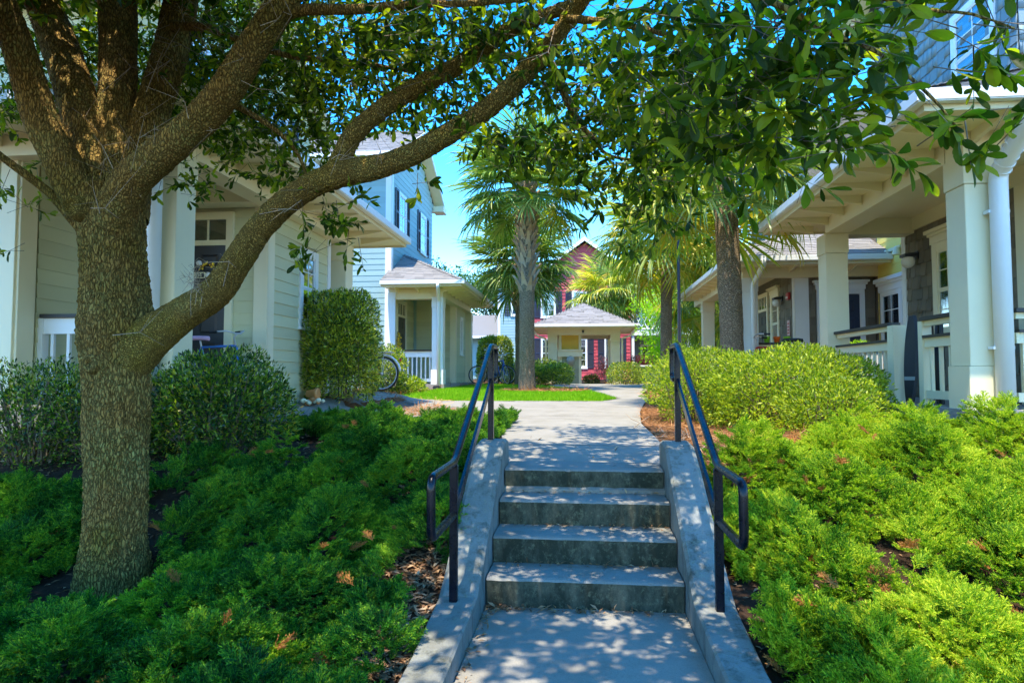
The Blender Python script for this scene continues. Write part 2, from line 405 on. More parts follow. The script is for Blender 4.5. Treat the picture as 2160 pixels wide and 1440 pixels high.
gx = np.unique(np.round(np.concatenate([np.linspace(-7, 7, 141), np.linspace(-40, -7, 34), np.linspace(7, 40, 34), np.array([-400, -200, -100, 100, 200, 400])]), 3))
gy = np.unique(np.round(np.concatenate([np.linspace(-2, 12, 141), np.linspace(12, 50, 77), np.linspace(-40, -2, 20), np.array([-150, 70, 100, 200, 450])]), 3))
X, Y = np.meshgrid(gx, gy); Z = H(X, Y) + .02*np.array([[noise.noise((a*1.7, b*1.7, 0)) for a, b in zip(r, q)] for r, q in zip(X, Y)])
Z = np.where((np.abs(X) < .78) & (Y < 5.3), np.minimum(Z, -.9), Z)
Z = np.where((np.abs(X) < 4.2) & (Y > 5.2), Z-.03, Z)
Z = np.where((np.abs(X) > 4.35) & (Y > 7.5) & (Y < 30), Z-.05, Z)
nx, ny = len(gx), len(gy)
ii = (np.arange(ny-1)[:, None]*nx+np.arange(nx-1)[None]).ravel()
tri_mesh('ground', np.stack([X, Y, Z], -1).reshape(-1, 3), np.stack([ii, ii+1, ii+nx+1, ii+nx], 1), 'soil', None, True, kind='structure')

def sheet(name, poly, m, off, step=.2, wob=0, thick=.06, **tags):
    """a paved or planted area: polygon in plan, draped over the ground, with an edge that goes down"""
    import bmesh
    pts = []
    for (a, b) in zip(poly, poly[1:]+poly[:1]):
        n = max(1, int(math.dist(a, b)/step))
        for i in range(n): pts.append((a[0]+(b[0]-a[0])*i/n, a[1]+(b[1]-a[1])*i/n))
    bm = bmesh.new(); vs = [bm.verts.new((x+wob*noise.noise((x*3, y*3, 1)), y+wob*noise.noise((x*3, y*3, 9)), 0)) for x, y in pts]
    f = bm.faces.new(vs); bmesh.ops.triangulate(bm, faces=[f])
    xs = [p[0] for p in pts]; ys = [p[1] for p in pts]
    def cut(lo, hi, ax):
        q = lo
        while q < hi:
            co = (q, 0, 0) if ax == 0 else (0, q, 0); no = (1, 0, 0) if ax == 0 else (0, 1, 0)
            bmesh.ops.bisect_plane(bm, geom=bm.verts[:]+bm.edges[:]+bm.faces[:], plane_co=co, plane_no=no); q += step*2.5
    cut(min(xs), max(xs), 0); cut(min(ys), max(ys), 1)
    for v in bm.verts: v.co.z = Hs(v.co.x, v.co.y)+off
    e = [e for e in bm.edges if e.is_boundary]
    r = bmesh.ops.extrude_edge_only(bm, edges=e)
    for v in r['geom']:
        if isinstance(v, bmesh.types.BMVert): v.co.z -= thick+off
    bmesh.ops.recalc_face_normals(bm, faces=bm.faces)
    me = bpy.data.meshes.new(name); bm.to_mesh(me); bm.free()
    return link(name, me, m, None, False, **tags)
WALKPOLY = [(-.62, 5.05), (.62, 5.05), (.76, 5.8), (.78, 7.2), (.77, 9.0), (.92, 11.0), (1.2, 13.3), (1.4, 14.5), (1.5, 17), (2.0, 20), (2.8, 21.5), (3.3, 23), (3.4, 26.5), (-.9, 26.5), (-1.2, 23.4), (-.9, 21.4), (.35, 18), (.85, 14.8), (.4, 13.75), (-2.26, 13.62), (-5.4, 13.4), (-5.4, 12.75), (-2.6, 12.5), (-1.9, 11.2), (-2.2, 9.9), (-3.0, 9.5), (-4.25, 9.3), (-4.25, 8.5), (-2.4, 8.7), (-1.25, 8.5), (-.95, 7.8), (-.78, 6.4)]
sheet('upper_walkway', WALKPOLY, 'walk', .015, kind='structure')
LAWN = [(-4.36, 13.75), (-2.26, 13.84), (.39, 13.92), (.72, 14.66), (.2, 17.8), (-1.0, 20.6), (-2.0, 22.3), (-3.3, 22.4), (-3.9, 19.2), (-4.25, 16.2)]
sheet('lawn', LAWN, 'lawnsoil', .02, wob=.06, kind='structure')
sheet('mulch_bed', [(-7.5, 13.3), (-4.3, 13.75), (-4.2, 16.2), (-3.9, 18.6), (-3.2, 22.4), (-1.3, 23.4), (-.95, 26.6), (-3, 30), (-5.5, 33), (-7.5, 26), (-5.0, 18.0)], 'mulch', .012, wob=.05, kind='structure')
sheet('mulch_bed', [(-2.62, 12.48), (-1.93, 11.2), (-2.23, 9.93), (-3.0, 9.54), (-4.5, 9.34), (-4.5, 12.66)], 'mulch', .012, wob=.03, kind='structure')
sheet('mulch_bed', [(.64, 5.3), (.79, 5.8), (.81, 7.2), (.80, 9.0), (.95, 11.0), (1.23, 13.3), (1.45, 14.5), (1.6, 17), (2.1, 20), (3.4, 23), (3.6, 31), (8, 31), (6, 14), (3.5, 12), (3.3, 7.0), (2.0, 5.3)], 'mulch', .010, wob=.05, kind='structure')
sheet('mulch_bed', [(-1.9, 17.3), (-1.1, 17.3), (.05, 17.2), (-.1, 17.9), (-1.1, 18.5), (-2.0, 18.4)], 'mulch', .035, wob=.1, kind='structure')
MB().box(-.598, .598, -30, ST0+.02, -.9, -.705).build('lower_walkway', 'walk', kind='structure')

# ---------------------------------------------------------------- stairs
st = thing('concrete_stairs', 'four weathered concrete steps between sloping cheek walls', 'stairs', (0, 4.5, -.7))
zs = [-.528, -.352, -.176, 0.0]; ys = [4.09, 4.41, 4.74, 5.07]
for i in range(4):
    mb = MB(); y1 = ys[i+1]+.05 if i < 3 else 5.45
    # front profile with a rounded nosing and a slightly leaning riser, uneven along its length
    prof = [(y1, zs[i]+.002*i), (ys[i]+.035, zs[i]), (ys[i]+.01, zs[i]-.004), (ys[i], zs[i]-.016), (ys[i]+.004, zs[i]-.05), (ys[i]+.016, zs[i]-.176), (ys[i]+.016, zs[i]-.25), (y1, zs[i]-.25)]
    n = 60; V = []; F = []
    for k in range(n+1):
        x = -.594+1.188*k/n
        for j, (y, z) in enumerate(prof):
            q = .0035*noise.noise((x*9, j*2.3, i*7)) if 0 < j < 6 else 0
            if j == 3 and noise.noise((x*14, i*5, 3)) > .42: q += .006
            V.append((x, y+q, z-(abs(q) if j in (2, 3) else 0)))
    L = len(prof)
    for k in range(n):
        for j in range(L-1): F.append((k*L+j, k*L+j+1, (k+1)*L+j+1, (k+1)*L+j))
    mb.add(V, F)
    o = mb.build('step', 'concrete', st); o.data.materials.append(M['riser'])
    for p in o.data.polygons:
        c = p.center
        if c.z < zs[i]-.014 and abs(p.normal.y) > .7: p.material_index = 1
for s in (-1, 1):
    mb = MB(s)
    cp = [(3.78, -.545), (3.95, -.46), (4.95, .12), (5.03, .165), (5.12, .19), (5.24, .20), (5.36, .195), (5.40, .17)]
    V = []; F = []; n = len(cp)
    wi, wo_ = .602, .825
    for (y, z) in cp:
        V += [(wi, y, -1.0), (wi, y, z-.02), (wi+.02, y, z), (wo_-.025, y, z), (wo_, y, z-.025), (wo_, y, -1.0)]
    for k in range(n-1):
        for j in range(5): F.append((k*6+j, k*6+j+1, (k+1)*6+j+1, (k+1)*6+j))
    F += [tuple(range(6)), tuple(range((n-1)*6, n*6))]
    mb.add(V, F); mb.build('cheek_wall', 'cheek', st)
    mb = MB(s); V = []; F = []   # low kerb wall, running towards the camera and flaring
    kp = [(3.785, -.546, .602, .825), (3.1, -.585, .602, .80), (2.4, -.61, .602, .795), (-6, -.62, .602, .795)]
    for (y, z, a, b) in kp: V += [(a, y, -1.0), (a, y, z-.012), (a+.012, y, z), (b-.012, y, z-.004), (b, y, z-.02), (b, y, -1.0)]
    for k in range(len(kp)-1):
        for j in range(5): F.append((k*6+j, k*6+j+1, (k+1)*6+j+1, (k+1)*6+j))
    F += [tuple(range(6)), tuple(range(len(V)-6, len(V)))]
    mb.add(V, F); mb.build('kerb_wall', 'cheek', st)

# ---------------------------------------------------------------- handrails
def fillet(pts, r, n=5):
    P = [Vector(p) for p in pts]; out = [P[0]]
    for a, b, c in zip(P, P[1:], P[2:]):
        d1 = (a-b); d2 = (c-b); q = min(r, d1.length*.45, d2.length*.45)
        s = b+d1.normalized()*q; e = b+d2.normalized()*q
        for i in range(n+1):
            t = i/n; out.append(s*(1-t)**2+b*2*t*(1-t)+e*t*t)
    return out+[P[-1]]
for s, lab in ((-1, 'black steel handrail on the left cheek wall, beside the oak'), (1, 'black steel handrail on the right cheek wall, beside the yellow-green hedge')):
    h = thing('handrail', lab, 'handrail', (s*.725, 4.5, -.2))
    x = .725
    A, B = (x, 3.72), (x, 5.23)
    mb = MB(s); mb.box(x-.022, x+.022, 3.70, 3.744, -.60, .205); mb.build('post', 'rail', h, bevel=.004)
    mb = MB(s); mb.box(x-.022, x+.022, 5.21, 5.254, .10, .925); mb.build('post', 'rail', h, bevel=.004)
    top = fillet([(x, 3.722, -.075), (x, 3.15, -.075), (x, 3.15, .215), (x, 3.72, .215), (x, 5.23, .94), (x, 5.52, .94), (x, 5.52, .675), (x, 5.25, .675)], .06)
    mb = MB(s); mb.tube(top, .0215, 14); mb.build('top_rail', 'rail', h, True)
    V = [(x-.008, 3.73, -.10), (x+.008, 3.73, -.10), (x+.008, 5.22, .635), (x-.008, 5.22, .635)]
    mb = MB(s); mb.add([(x+dx, y, z) for dx in (-.009, .009) for (y, z) in ((3.744, -.105), (5.208, .615), (5.208, .68), (3.744, -.035))], [(0, 1, 2, 3), (7, 6, 5, 4), (0, 4, 5, 1), (1, 5, 6, 2), (2, 6, 7, 3), (3, 7, 4, 0)])
    mb.build('lower_rail', 'rail', h)

# ---------------------------------------------------------------- building parts
def window(F, u0, u1, z0, z1, parent, cols=2, rows=2, cas=.09, m='white', dh=True, cap=0, blinds=False, shutter=0, sh_h=None):
    mb = MB()
    d = .04
    mb.fbox(F, u0, u0+cas, z0, z1, 0, d).fbox(F, u1-cas, u1, z0, z1, 0, d).fbox(F, u0+cas, u1-cas, z1-cas, z1, 0, d-.003).fbox(F, u0+cas, u1-cas, z0, z0+cas, 0, d-.003)
    wd = mb.build('window', m, parent)
    mb = MB(); mb.fbox(F, u0-.03, u1+.03, z0-.04, z0, 0, .07); mb.build('sill', m, wd)
    if cap:
        mb = MB(); a = u0-.03; b = u1+.03
        mb.fbox(F, a, b, z1, z1+cap*.55, 0, .05).fbox(F, a-.02, b+.02, z1+cap*.55, z1+cap*.75, 0, .075).fbox(F, a-.045, b+.045, z1+cap*.75, z1+cap, 0, .11); mb.build('head_cap', m, wd)
    a, b, c, e = u0+cas, u1-cas, z0+cas, z1-cas
    mb = MB(); mb.fbox(F, a, b, c, e, .001, .003); mb.build('interior', 'room', wd)
    sashes = [(c, (c+e)/2), ((c+e)/2, e)] if dh else [(c, e)]
    for i, (q0, q1) in enumerate(sashes):
        w1 = .022 if i == 0 else .030
        s = .028; mb = MB()
        mb.fbox(F, a, a+s, q0, q1, .004, w1).fbox(F, b-s, b, q0, q1, .004, w1).fbox(F, a+s, b-s, q0, q0+s, .004, w1-.001).fbox(F, a+s, b-s, q1-s, q1, .004, w1-.001)
        mb.build('sash', m, wd)
        mb = MB(); mb.fbox(F, a+s, b-s, q0+s, q1-s, .012, .015); mb.build('pane', 'glass', wd)
        r = rows if not dh else (1 if i == 0 else rows)
        cc = cols if (not dh or i == 1) else cols
        if dh and i == 0 and cols > 1: r = rows
        mb = MB()
        for k in range(1, cc): x = a+s+(b-a-2*s)*k/cc; mb.fbox(F, x-.008, x+.008, q0+s, q1-s, .015, .021)
        for k in range(1, r): z = q0+s+(q1-q0-2*s)*k/r; mb.fbox(F, a+s, b-s, z-.008, z+.008, .0155, .0205)
        if mb.v: mb.build('muntin', m, wd)
    if blinds:
        z = c+.03
        while z < e-.02:
            mb = MB(); mb.fbox(F, a+.03, b-.03, z, z+.032, .004, .010); mb.build('blind_slat', 'blind', wd); z += .045 if blinds == 1 else .09
    for k in ((-1, 1) if shutter == 2 else (shutter,) if shutter in (-1, 1) else ()):
        sw = .36; x0 = (u0-sw-.02) if k < 0 else (u1+.02); x1 = x0+sw
        mb = MB(); mb.fbox(F, x0, x0+.05, z0, z1, 0, .045).fbox(F, x1-.05, x1, z0, z1, 0, .045).fbox(F, x0+.05, x1-.05, z0, z0+.07, 0, .044).fbox(F, x0+.05, x1-.05, z1-.07, z1, 0, .044).fbox(F, x0+.05, x1-.05, (z0+z1)/2-.035, (z0+z1)/2+.035, 0, .044).fbox(F, x0+.05, x1-.05, z0+.07, z1-.07, 0, .012)
        sh = mb.build('shutter', 'shutter', parent)
        mb = MB(); z = z0+.09
        while z < z1-.09:
            mb.add([F.p(x0+.05, z, .012), F.p(x1-.05, z, .012), F.p(x1-.05, z-.02, .036), F.p(x0+.05, z-.02, .036), F.p(x0+.05, z+.008, .012), F.p(x1-.05, z+.008, .012), F.p(x1-.05, z-.012, .038), F.p(x0+.05, z-.012, .038)], [(0, 1, 2, 3), (4, 7, 6, 5), (2, 6, 7, 3), (1, 5, 6, 2), (0, 3, 7, 4)])
            z += .045
        mb.build('louvre', 'shutter', sh)
    return wd
def door(F, u0, u1, z0, z1, parent, m='trim', transom=.38, cas=.11, cap=0, dm='door', knob=1):
    mb = MB(); mb.fbox(F, u0, u1, z0, z1, 0, .03)
    dr = mb.build('door', dm, parent)
    W = u1-u0
    for (a, b, c, e) in ((.14, .44, .10, .36), (.56, .86, .10, .36), (.14, .44, .42, .76), (.56, .86, .42, .76), (.14, .44, .82, .94), (.56, .86, .82, .94)):
        hh = z1-z0; mb = MB(); q = [(u0+W*a, z0+hh*c), (u0+W*b, z0+hh*c), (u0+W*b, z0+hh*e), (u0+W*a, z0+hh*e)]
        inn = [(q[0][0]+.03, q[0][1]+.03), (q[1][0]-.03, q[1][1]+.03), (q[2][0]-.03, q[2][1]-.03), (q[3][0]+.03, q[3][1]-.03)]
        mb.add([F.p(x, z, .031) for x, z in q]+[F.p(x, z, .045) for x, z in inn], [(0, 1, 5, 4), (1, 2, 6, 5), (2, 3, 7, 6), (3, 0, 4, 7), (4, 5, 6, 7)])
        mb.build('door_panel', dm, dr)
    kx = u0+.07 if knob < 0 else u1-.07
    mb = MB(); c = F.p(kx, z0+.95, .07); mb.lathe(c, [(.001, -.02), (.02, -.015), (.026, 0), (.02, .015), (.001, .02)], 10); mb.build('door_knob', 'steel', dr, True)
    mb = MB(); t0 = z1+.03
    top = t0+transom+.08 if transom else z1+.02
    mb.fbox(F, u0-cas, u0, z0, top+cas, 0, .06).fbox(F, u1, u1+cas, z0, top+cas, 0, .06).fbox(F, u0, u1, top, top+cas, 0, .055)
    if transom: mb.fbox(F, u0, u1, z1, t0+.04, 0, .05)
    fr = mb.build('door_frame', m, parent)
    if transom:
        mb = MB(); mb.fbox(F, u0, u1, t0+.04, top, 0, .006); mb.build('transom_backing', 'room', fr)
        mb = MB(); mb.fbox(F, u0, u1, t0+.04, top, .02, .023); mb.build('transom_pane', 'glass', fr)
        for k in (1, 2): x = u0+W*k/3; mb = MB(); mb.fbox(F, x-.012, x+.012, t0+.04, top, .023, .035); mb.build('transom_bar', m, fr)
    if cap:
        mb = MB(); a, b = u0-cas-.02, u1+cas+.02; z = top+cas
        mb.fbox(F, a, b, z, z+.10, 0, .07).fbox(F, a-.03, b+.03, z+.10, z+.15, 0, .10).fbox(F, a-.06, b+.06, z+.15, z+.19, 0, .14); mb.build('head_cap', m, fr)
    return dr
def column(s, x0, x1, y0, y1, z0, z1, parent, m='trim'):
    mb = MB(s); mb.box(x0, x1, y0, y1, z0+.42, z1-.30); c = mb.build('column', m, parent, bevel=.004)
    mb = MB(s); mb.box(x0-.02, x1+.02, y0-.02, y1+.02, z0-.02, z0+.417); mb.build('column_base', m, c, bevel=.004)
    mb = MB(s); mb.box(x0-.012, x1+.012, y0-.012, y1+.012, z1-.297, z1); mb.build('column_head', m, c, bevel=.004)
    return c
def railing(F, u0, u1, zf, parent, h=.95, double=True, sp=.115, posts=(0, 0), m='trim'):
    mb = MB(); z = zf+h
    if double: mb.fbox(F, u0, u1, z-.09, z-.03, -.03, .03).fbox(F, u0, u1, z-.33, z-.225, -.03, .03)
    else: mb.fbox(F, u0, u1, z-.20, z-.03, -.03, .03)
    zb = z-(.33 if double else .20)
    mb.fbox(F, u0, u1, zf+.07, zf+.16, -.03, .03)
    r = mb.build('railing', m, parent)
    mb = MB(); mb.fbox(F, u0-.02, u1+.02, z-.03, z+.012, -.075, .075); mb.build('cap_rail', 'blackrail', r, bevel=.004)
    if double: mb = MB(); mb.fbox(F, u0+.01, u1-.01, z-.225, z-.195, -.06, .06); mb.build('middle_rail', 'blackrail', r)
    n = int((u1-u0)/sp); me = None
    for i in range(n):
        u = u0+(u1-u0)*(i+.5)/n
        mb = MB(); mb.fbox(F, u-.017, u+.017, zf+.16, zb, -.017, .017); mb.build('baluster', m, r)
    for k, u in ((0, u0), (1, u1)):
        if posts[k]: mb = MB(); d = posts[k]; mb.fbox(F, u-(d if k == 0 else 0), u+(d if k == 1 else 0), zf, z-.03, -d/2, d/2); mb.build('railing_post', m, r)
    return r
def downspout(pts, parent, r=.055, m='white'):
    mb = MB(); mb.tube(fillet(pts, .08, 6), r, 12); d = mb.build('downspout', m, parent, True); return d
def slab(s, name, boxes, m, parent):
    mb = MB(s)
    for b in boxes: mb.box(*b)
    return mb.build(name, m, parent)
def trimbox(F, u0, u1, z0, z1, parent, w=.03, m='trim', name='corner_board', wb=0):
    mb = MB(); mb.fbox(F, u0, u1, z0, z1, wb, w); return mb.build(name, m, parent, bevel=.003)

def porch_roof(s, th, xe, xl, ye0, ye1, xw, ze, pitch=.5, mat='roof', front_to=None, bx0=None, rafters=True, side_rafters=True, gm='white', bb=.28, beamx=None, ybeam=None, soff_in=None):
    """hip roof over a porch. xe = outer eave (|x|), xl = far end of the front eave, xw = |x| of the upper wall"""
    run = xw-xe; zt = ze+.16; k = 1/math.sqrt(1+pitch*pitch); L = run/k
    apexz = zt+run*pitch
    mb = MB(s)
    P = lambda x, y, z: (x, y, z)
    # deck: front slope, side slope, back slope
    xf = front_to or xl
    mb.prism([P(xe, ye0, zt), P(xf, ye0, zt), P(xf, ye0+run, apexz), P(xw, ye0+run, apexz)], (0, 0, -.03))
    mb.prism([P(xe, ye0, zt), P(xw, ye0+run, apexz), P(xw, ye1-run, apexz), P(xe, ye1, zt)], (0, 0, -.03))
    mb.prism([P(xe, ye1, zt), P(xw, ye1-run, apexz), P(xf, ye1-run, apexz), P(xf, ye1, zt)], (0, 0, -.03))
    rf = mb.build('roof', mat, th)
    O = Vector((s*xe, ye0, zt)); U = Vector((s, 0, 0)); V = Vector((0, k, pitch*k)); N = Vector((0, -pitch*k, k))
    a = lap(O, U, V, N, 0, xf-xe, 0, L, .13, .28, clip=lambda v: (v*k, 99), thick=.012, jit=.04, over=1.25)
    O2 = O; U2 = Vector((0, 1, 0)); V2 = Vector((s*k, 0, pitch*k)); N2 = Vector((-s*pitch*k, 0, k))
    W = ye1-ye0
    b = lap(O2, U2, V2, N2, 0, W, 0, L, .13, .28, clip=lambda v: (v*k, W-v*k), thick=.012, jit=.04, over=1.25)
    pieces('shingle', rf, a+b, mat)
    # hip caps
    mb = MB(s); n = 16
    for i in range(n):
        q0, q1 = i/n, (i+1.15)/n
        A = Vector((xe+run*q0, ye0+run*q0, zt+run*q0*pitch+.018)); B = Vector((xe+run*q1, ye0+run*q1, zt+run*q1*pitch+.010))
        sd = Vector((.075, -.075, -.02)); mb.add([tuple(A), tuple(A+sd), tuple(B+sd), tuple(B), tuple(A-sd*1+Vector((0, 0, -.04))), tuple(B-sd+Vector((0, 0, -.04)))], [(0, 1, 2, 3), (0, 3, 5, 4)])
    mb.build('hip_cap', mat, rf)
    # soffit, fascia, gutter
    mb = MB(s); si = soff_in or xl
    mb.box(xe+.02, si, ye0+.02, ye1-.02, ze, ze+.03); mb.build('soffit', 'soffit', th)
    mb = MB(s); mb.box(xe+.01, xe+.035, ye0+.01, ye1-.01, ze-.035, ze+.14).box(xe+.035, xf, ye0+.01, ye0+.035, ze-.035, ze+.138).box(xe+.035, xf, ye1-.035, ye1-.01, ze-.035, ze+.138); mb.build('fascia', 'trim', th)
    for a, b in (((xe-.09, ye0-.09), (xe-.09, ye1)), ((xe-.09, ye0-.09), (xf, ye0-.09))):
        mb = MB(s)
        if a[0] == b[0]: mb.box(xe-.09, xe+.008, a[1], b[1], ze+.02, ze+.14)
        else: mb.box(a[0]+.10, b[0], ye0-.09, ye0+.008, ze+.021, ze+.139)
        mb.build('gutter', gm, th, bevel=.012)
    # rafter tails under the eaves, wedge shaped
    if rafters:
        y = ye0+.55
        bx = bx0 or xe+.6
        while y < ye1-.3:
            mb = MB(s); mb.prism([(xe+.06, y, ze-.02), (bx, y, ze-.12), (bx, y, ze), (xe+.06, y, ze)], (0, .045, 0)); mb.build('rafter_tail', 'soffit', th); y += .61
        x = xe+.75
        while x < xl-.1 and ybeam:
            mb = MB(s); mb.prism([(x, ye0+.06, ze-.02), (x, ybeam, ze-.12), (x, ybeam, ze), (x, ye0+.06, ze)], (.045, 0, 0)); mb.build('rafter_tail', 'soffit', th); x += .61
    return rf, apexz

def gable(s, th, x0, x1, y0, y1, zw, pitch, mat, over=.35, ridge='X', gm='sage', F=None, cl=None, rake=True):
    """gable roof with its ridge along x, overhanging the wall facing the path; x0 = |x| of that wall"""
    xe = x0-over; ym = (y0+y1)/2; hw = (y1-y0)/2; k = 1/math.sqrt(1+pitch*pitch); L = hw/k; zt = zw+.16; za = zt+hw*pitch
    mb = MB(s)
    mb.prism([(xe, y0, zt), (xe, ym, za), (x1, ym, za), (x1, y0, zt)], (0, 0, -.05)); mb.prism([(xe, y1, zt), (xe, ym, za), (x1, ym, za), (x1, y1, zt)], (0, 0, -.05))
    rf = mb.build('roof', mat, th)
    pcs = []
    for sg, yy in ((1, y0), (-1, y1)):
        O = Vector((s*xe, yy, zt)); U = Vector((s, 0, 0)); V = Vector((0, sg*k, pitch*k)); N = Vector((0, -sg*pitch*k, k))
        pcs += lap(O, U, V, N, 0, x1-xe, 0, L, .15, .3, thick=.014, jit=.04, over=1.25)
    pieces('shingle', rf, pcs, mat, 150)
    mb = MB(s)   # rake boards and eave fascia
    for sg, yy in ((1, y0), (-1, y1)):
        mb.prism([(xe-.03, yy, zt-.16), (xe-.03, yy, zt-.02), (xe-.03, ym, za-.02), (xe-.03, ym, za-.16)], (s*0+.03, 0, 0))
    mb.build('rake_board', 'white', th)
    mb = MB(s); mb.box(xe, x1, y0-.02, y0+.0, zt-.17, zt-.0); mb.box(xe, x1, y1, y1+.02, zt-.17, zt); mb.build('fascia', 'white', th)
    mb = MB(s); mb.box(xe-.02, x1, y0-.12, y0-.022, zt-.12, zt-.005).box(xe-.02, x1, y1+.022, y1+.12, zt-.12, zt-.005); mb.build('gutter', 'white', th)
    mb = MB(s); ins = .4
    mb.box(xe, x1, y0, y0+ins, zt-.19, zt-.17).box(xe, x1, y1-ins, y1, zt-.19, zt-.17)
    for sg, yy in ((1, y0), (-1, y1)):
        mb.prism([(xe, yy, zt-.17), (x0, yy, zt-.17), (x0, ym, za-.17), (xe, ym, za-.17)], (0, 0, .02))
    mb.build('soffit', 'soffit', th)
    return ym, za, zt

def wall_lantern(F, u, z, label, grp=None):
    th = thing('wall_lantern', label, 'lamp', F.p(u, z, .1), grp)
    mb = MB(); mb.fbox(F, u-.06, u+.06, z-.02, z+.10, 0, .03).fbox(F, u-.045, u+.045, z+.05, z+.08, .03, .16).fbox(F, u-.09, u+.09, z+.02, z+.06, .06, .22); mb.build('lamp_bracket', 'dark_plastic', th)
    c = F.p(u, z-.05, .14)
    mb = MB(); mb.lathe(c, [(.001, -.10), (.05, -.09), (.085, -.05), (.095, 0), (.085, .05), (.06, .068)], 16); mb.build('lamp_globe', 'globe', th, True)
    return th
def hedge_drain(x, y, z, label):
    th = thing('drain_block', label, 'drain', (x, y, z))
    MB().box(x-.10, x+.10, y-.14, y+.04, z-.02, z+.13).build('drain_body', 'dark_plastic', th, bevel=.02)
    MB().box(x-.07, x+.07, y-.24, y-.13, z-.02, z+.05).build('drain_lip', 'dark_plastic', th, bevel=.02)

# ================================================================ HOUSE A (near left, sage siding)
s = -1
A = thing('townhouse', 'sage green clapboard townhouse with a deep cream porch, behind the oak on the left', 'house', (-6, 9, .2))
zf, zb, ze = .40, 2.95, 3.17
slab(s, 'wall', [(4.215, 9, 8.455, 10.62, -.3, 3.3), (5.885, 12, 6.3, 8.45, -.3, 3.3), (5.62, 12, 8.1, 13.0, 3.3, 5.75)], 'sage', A)
slab(s, 'porch_floor', [(3.98, 5.86, 6.08, 8.44, .05, zf), (3.9, 4.2, 8.44, 11.3, 0, .25)], 'foundation', A)
Fd = FY(8.44); Fx = FX(s, 4.2); Fw = FX(s, 5.87); Fu = FX(s, 5.6)
dop = (-5.65, -4.68, zf, 3.0)
pcs = lapwall(Fd, -5.86, -4.36, zf, 3.15, .16, openings=[dop])
win = (9.42, 10.08, 1.42, 2.62)
pcs += lapwall(Fx, 8.6, 10.6, .25, 3.15, .16, openings=[win])
pcs += lapwall(Fw, 6.55, 8.43, .25, 3.15, .16)
pcs += lapwall(Fr((-5.6, 0, 0), (0, 1, 0), (1, 0, 0)), 8.1, 13.0, 4.3, 5.75, .16, openings=[(8.8, 9.7, 4.25, 5.6), (11.2, 12.0, 4.25, 5.6)])
pcs += lapwall(FY(6.29), -9.5, -6.05, .1, 3.15, .16)
for q in pcs:
    for r_ in range(3): q[r_][2] *= 1.6
pieces('siding_board', A, pcs, 'sage')
trimbox(Fx, 8.40, 8.60, .3, 3.1, A, .03); trimbox(Fd, -4.37, -4.17, zf, 3.1, A, .035)
trimbox(Fx, 10.5, 10.62, .25, 3.15, A, .03, 'white')
trimbox(Fw, 6.28, 6.50, .1, 3.15, A, .04); trimbox(FY(6.29), -6.05, -5.86, .1, 3.15, A, .04)
trimbox(Fd, -5.86, -4.37, 3.0, 3.16, A, .045, name='frieze_board'); trimbox(Fw, 6.5, 8.44, 3.0, 3.16, A, .04, name='frieze_board')
trimbox(Fx, 8.6, 10.5, 3.0, 3.16, A, .04, name='frieze_board')
door(Fd, -5.57, -4.76, zf, 2.45, A, transom=.24, cas=.10, knob=-1)
window(Fx, win[0], win[1], win[2], win[3], A, 2, 2, .11, 'white')
window(Fu, 8.8, 9.7, 4.25, 5.6, A, 2, 2, .08, 'white', shutter=2); window(Fu, 11.2, 12.0, 4.25, 5.6, A, 2, 2, .08, 'white', shutter=2)
column(s, 4.0, 4.28, 6.12, 6.45, zf, zb, A); column(s, 4.0, 4.30, 10.85, 11.2, .25, zb, A)
slab(s, 'beam', [(4.0, 4.28, 6.45, 10.85, zb+.001, ze-.001)], 'trim', A); slab(s, 'beam', [(4.0, 12, 6.12, 6.44, zb, ze-.001)], 'trim', A)
slab(s, 'beam', [(4.29, 5.86, 8.10, 8.38, zb, ze-.002)], 'trim', A); slab(s, 'beam', [(4.0, 5.6, 10.86, 11.14, zb, ze-.001)], 'trim', A)
railing(FY(6.62), -5.80, -4.30, zf, A, .95, False, .17, (.09, 0), 'white')
porch_roof(s, A, 3.33, 12, 5.5, 12.3, 5.6, ze, .5, 'roof', bx0=3.98, ybeam=6.11)
slab(s, 'side_porch_wall', [(5.0, 5.2, 10.62, 13, 0, ze)], 'sage', A)
downspout([(-4.2, 5.42, 3.2), (-4.2, 5.42, 3.1), (-4.17, 6.03, 2.75), (-4.17, 6.03, .2)], A, .07)
gable(s, A, 5.6, 12, 7.6, 13.4, 5.75, .6, 'roof')
Fg = FX(s, 5.6); ym, hw = 10.5, 2.9
slab(s, 'gable_wall', [], 'sage', A) if False else None
mb = MB(s); mb.prism([(5.62, 7.7, 5.7), (5.62, 13.3, 5.7), (5.62, 10.5, 7.45)], (.1, 0, 0)); mb.build('gable_wall', 'sage', A)

# door decorations on house A
pq = thing('number_plaque', 'ivory house number plaque 1804 on the dark left door', 'sign', (-5.16, 8.38, 2.05))
MB().box(-5.29, -5.03, 8.385, 8.408, 1.995, 2.095).build('plaque_board', 'blackrail', pq, bevel=.004)
MB().box(-5.28, -5.04, 8.378, 8.386, 2.005, 2.085).build('plaque_face', 'ivory', pq)
MB().box(-5.265, -5.055, 8.374, 8.379, 2.017, 2.073).build('plaque_field', 'blackrail', pq)
def text(body, size, loc, rot, m, parent, name='lettering', ex=.002):
    cu = bpy.data.curves.new(name, 'FONT'); cu.body = body; cu.size = size; cu.extrude = ex; cu.align_x = 'CENTER'; cu.align_y = 'CENTER'
    tmp = bpy.data.objects.new(name, cu); COL.objects.link(tmp); bpy.context.view_layer.update()
    me = bpy.data.meshes.new_from_object(tmp.evaluated_get(bpy.context.evaluated_depsgraph_get())); bpy.data.objects.remove(tmp)
    me.transform(Matrix.Translation(loc) @ rot.to_matrix().to_4x4()); me.materials.clear()
    return link(name, me, m, parent)
from mathutils import Euler
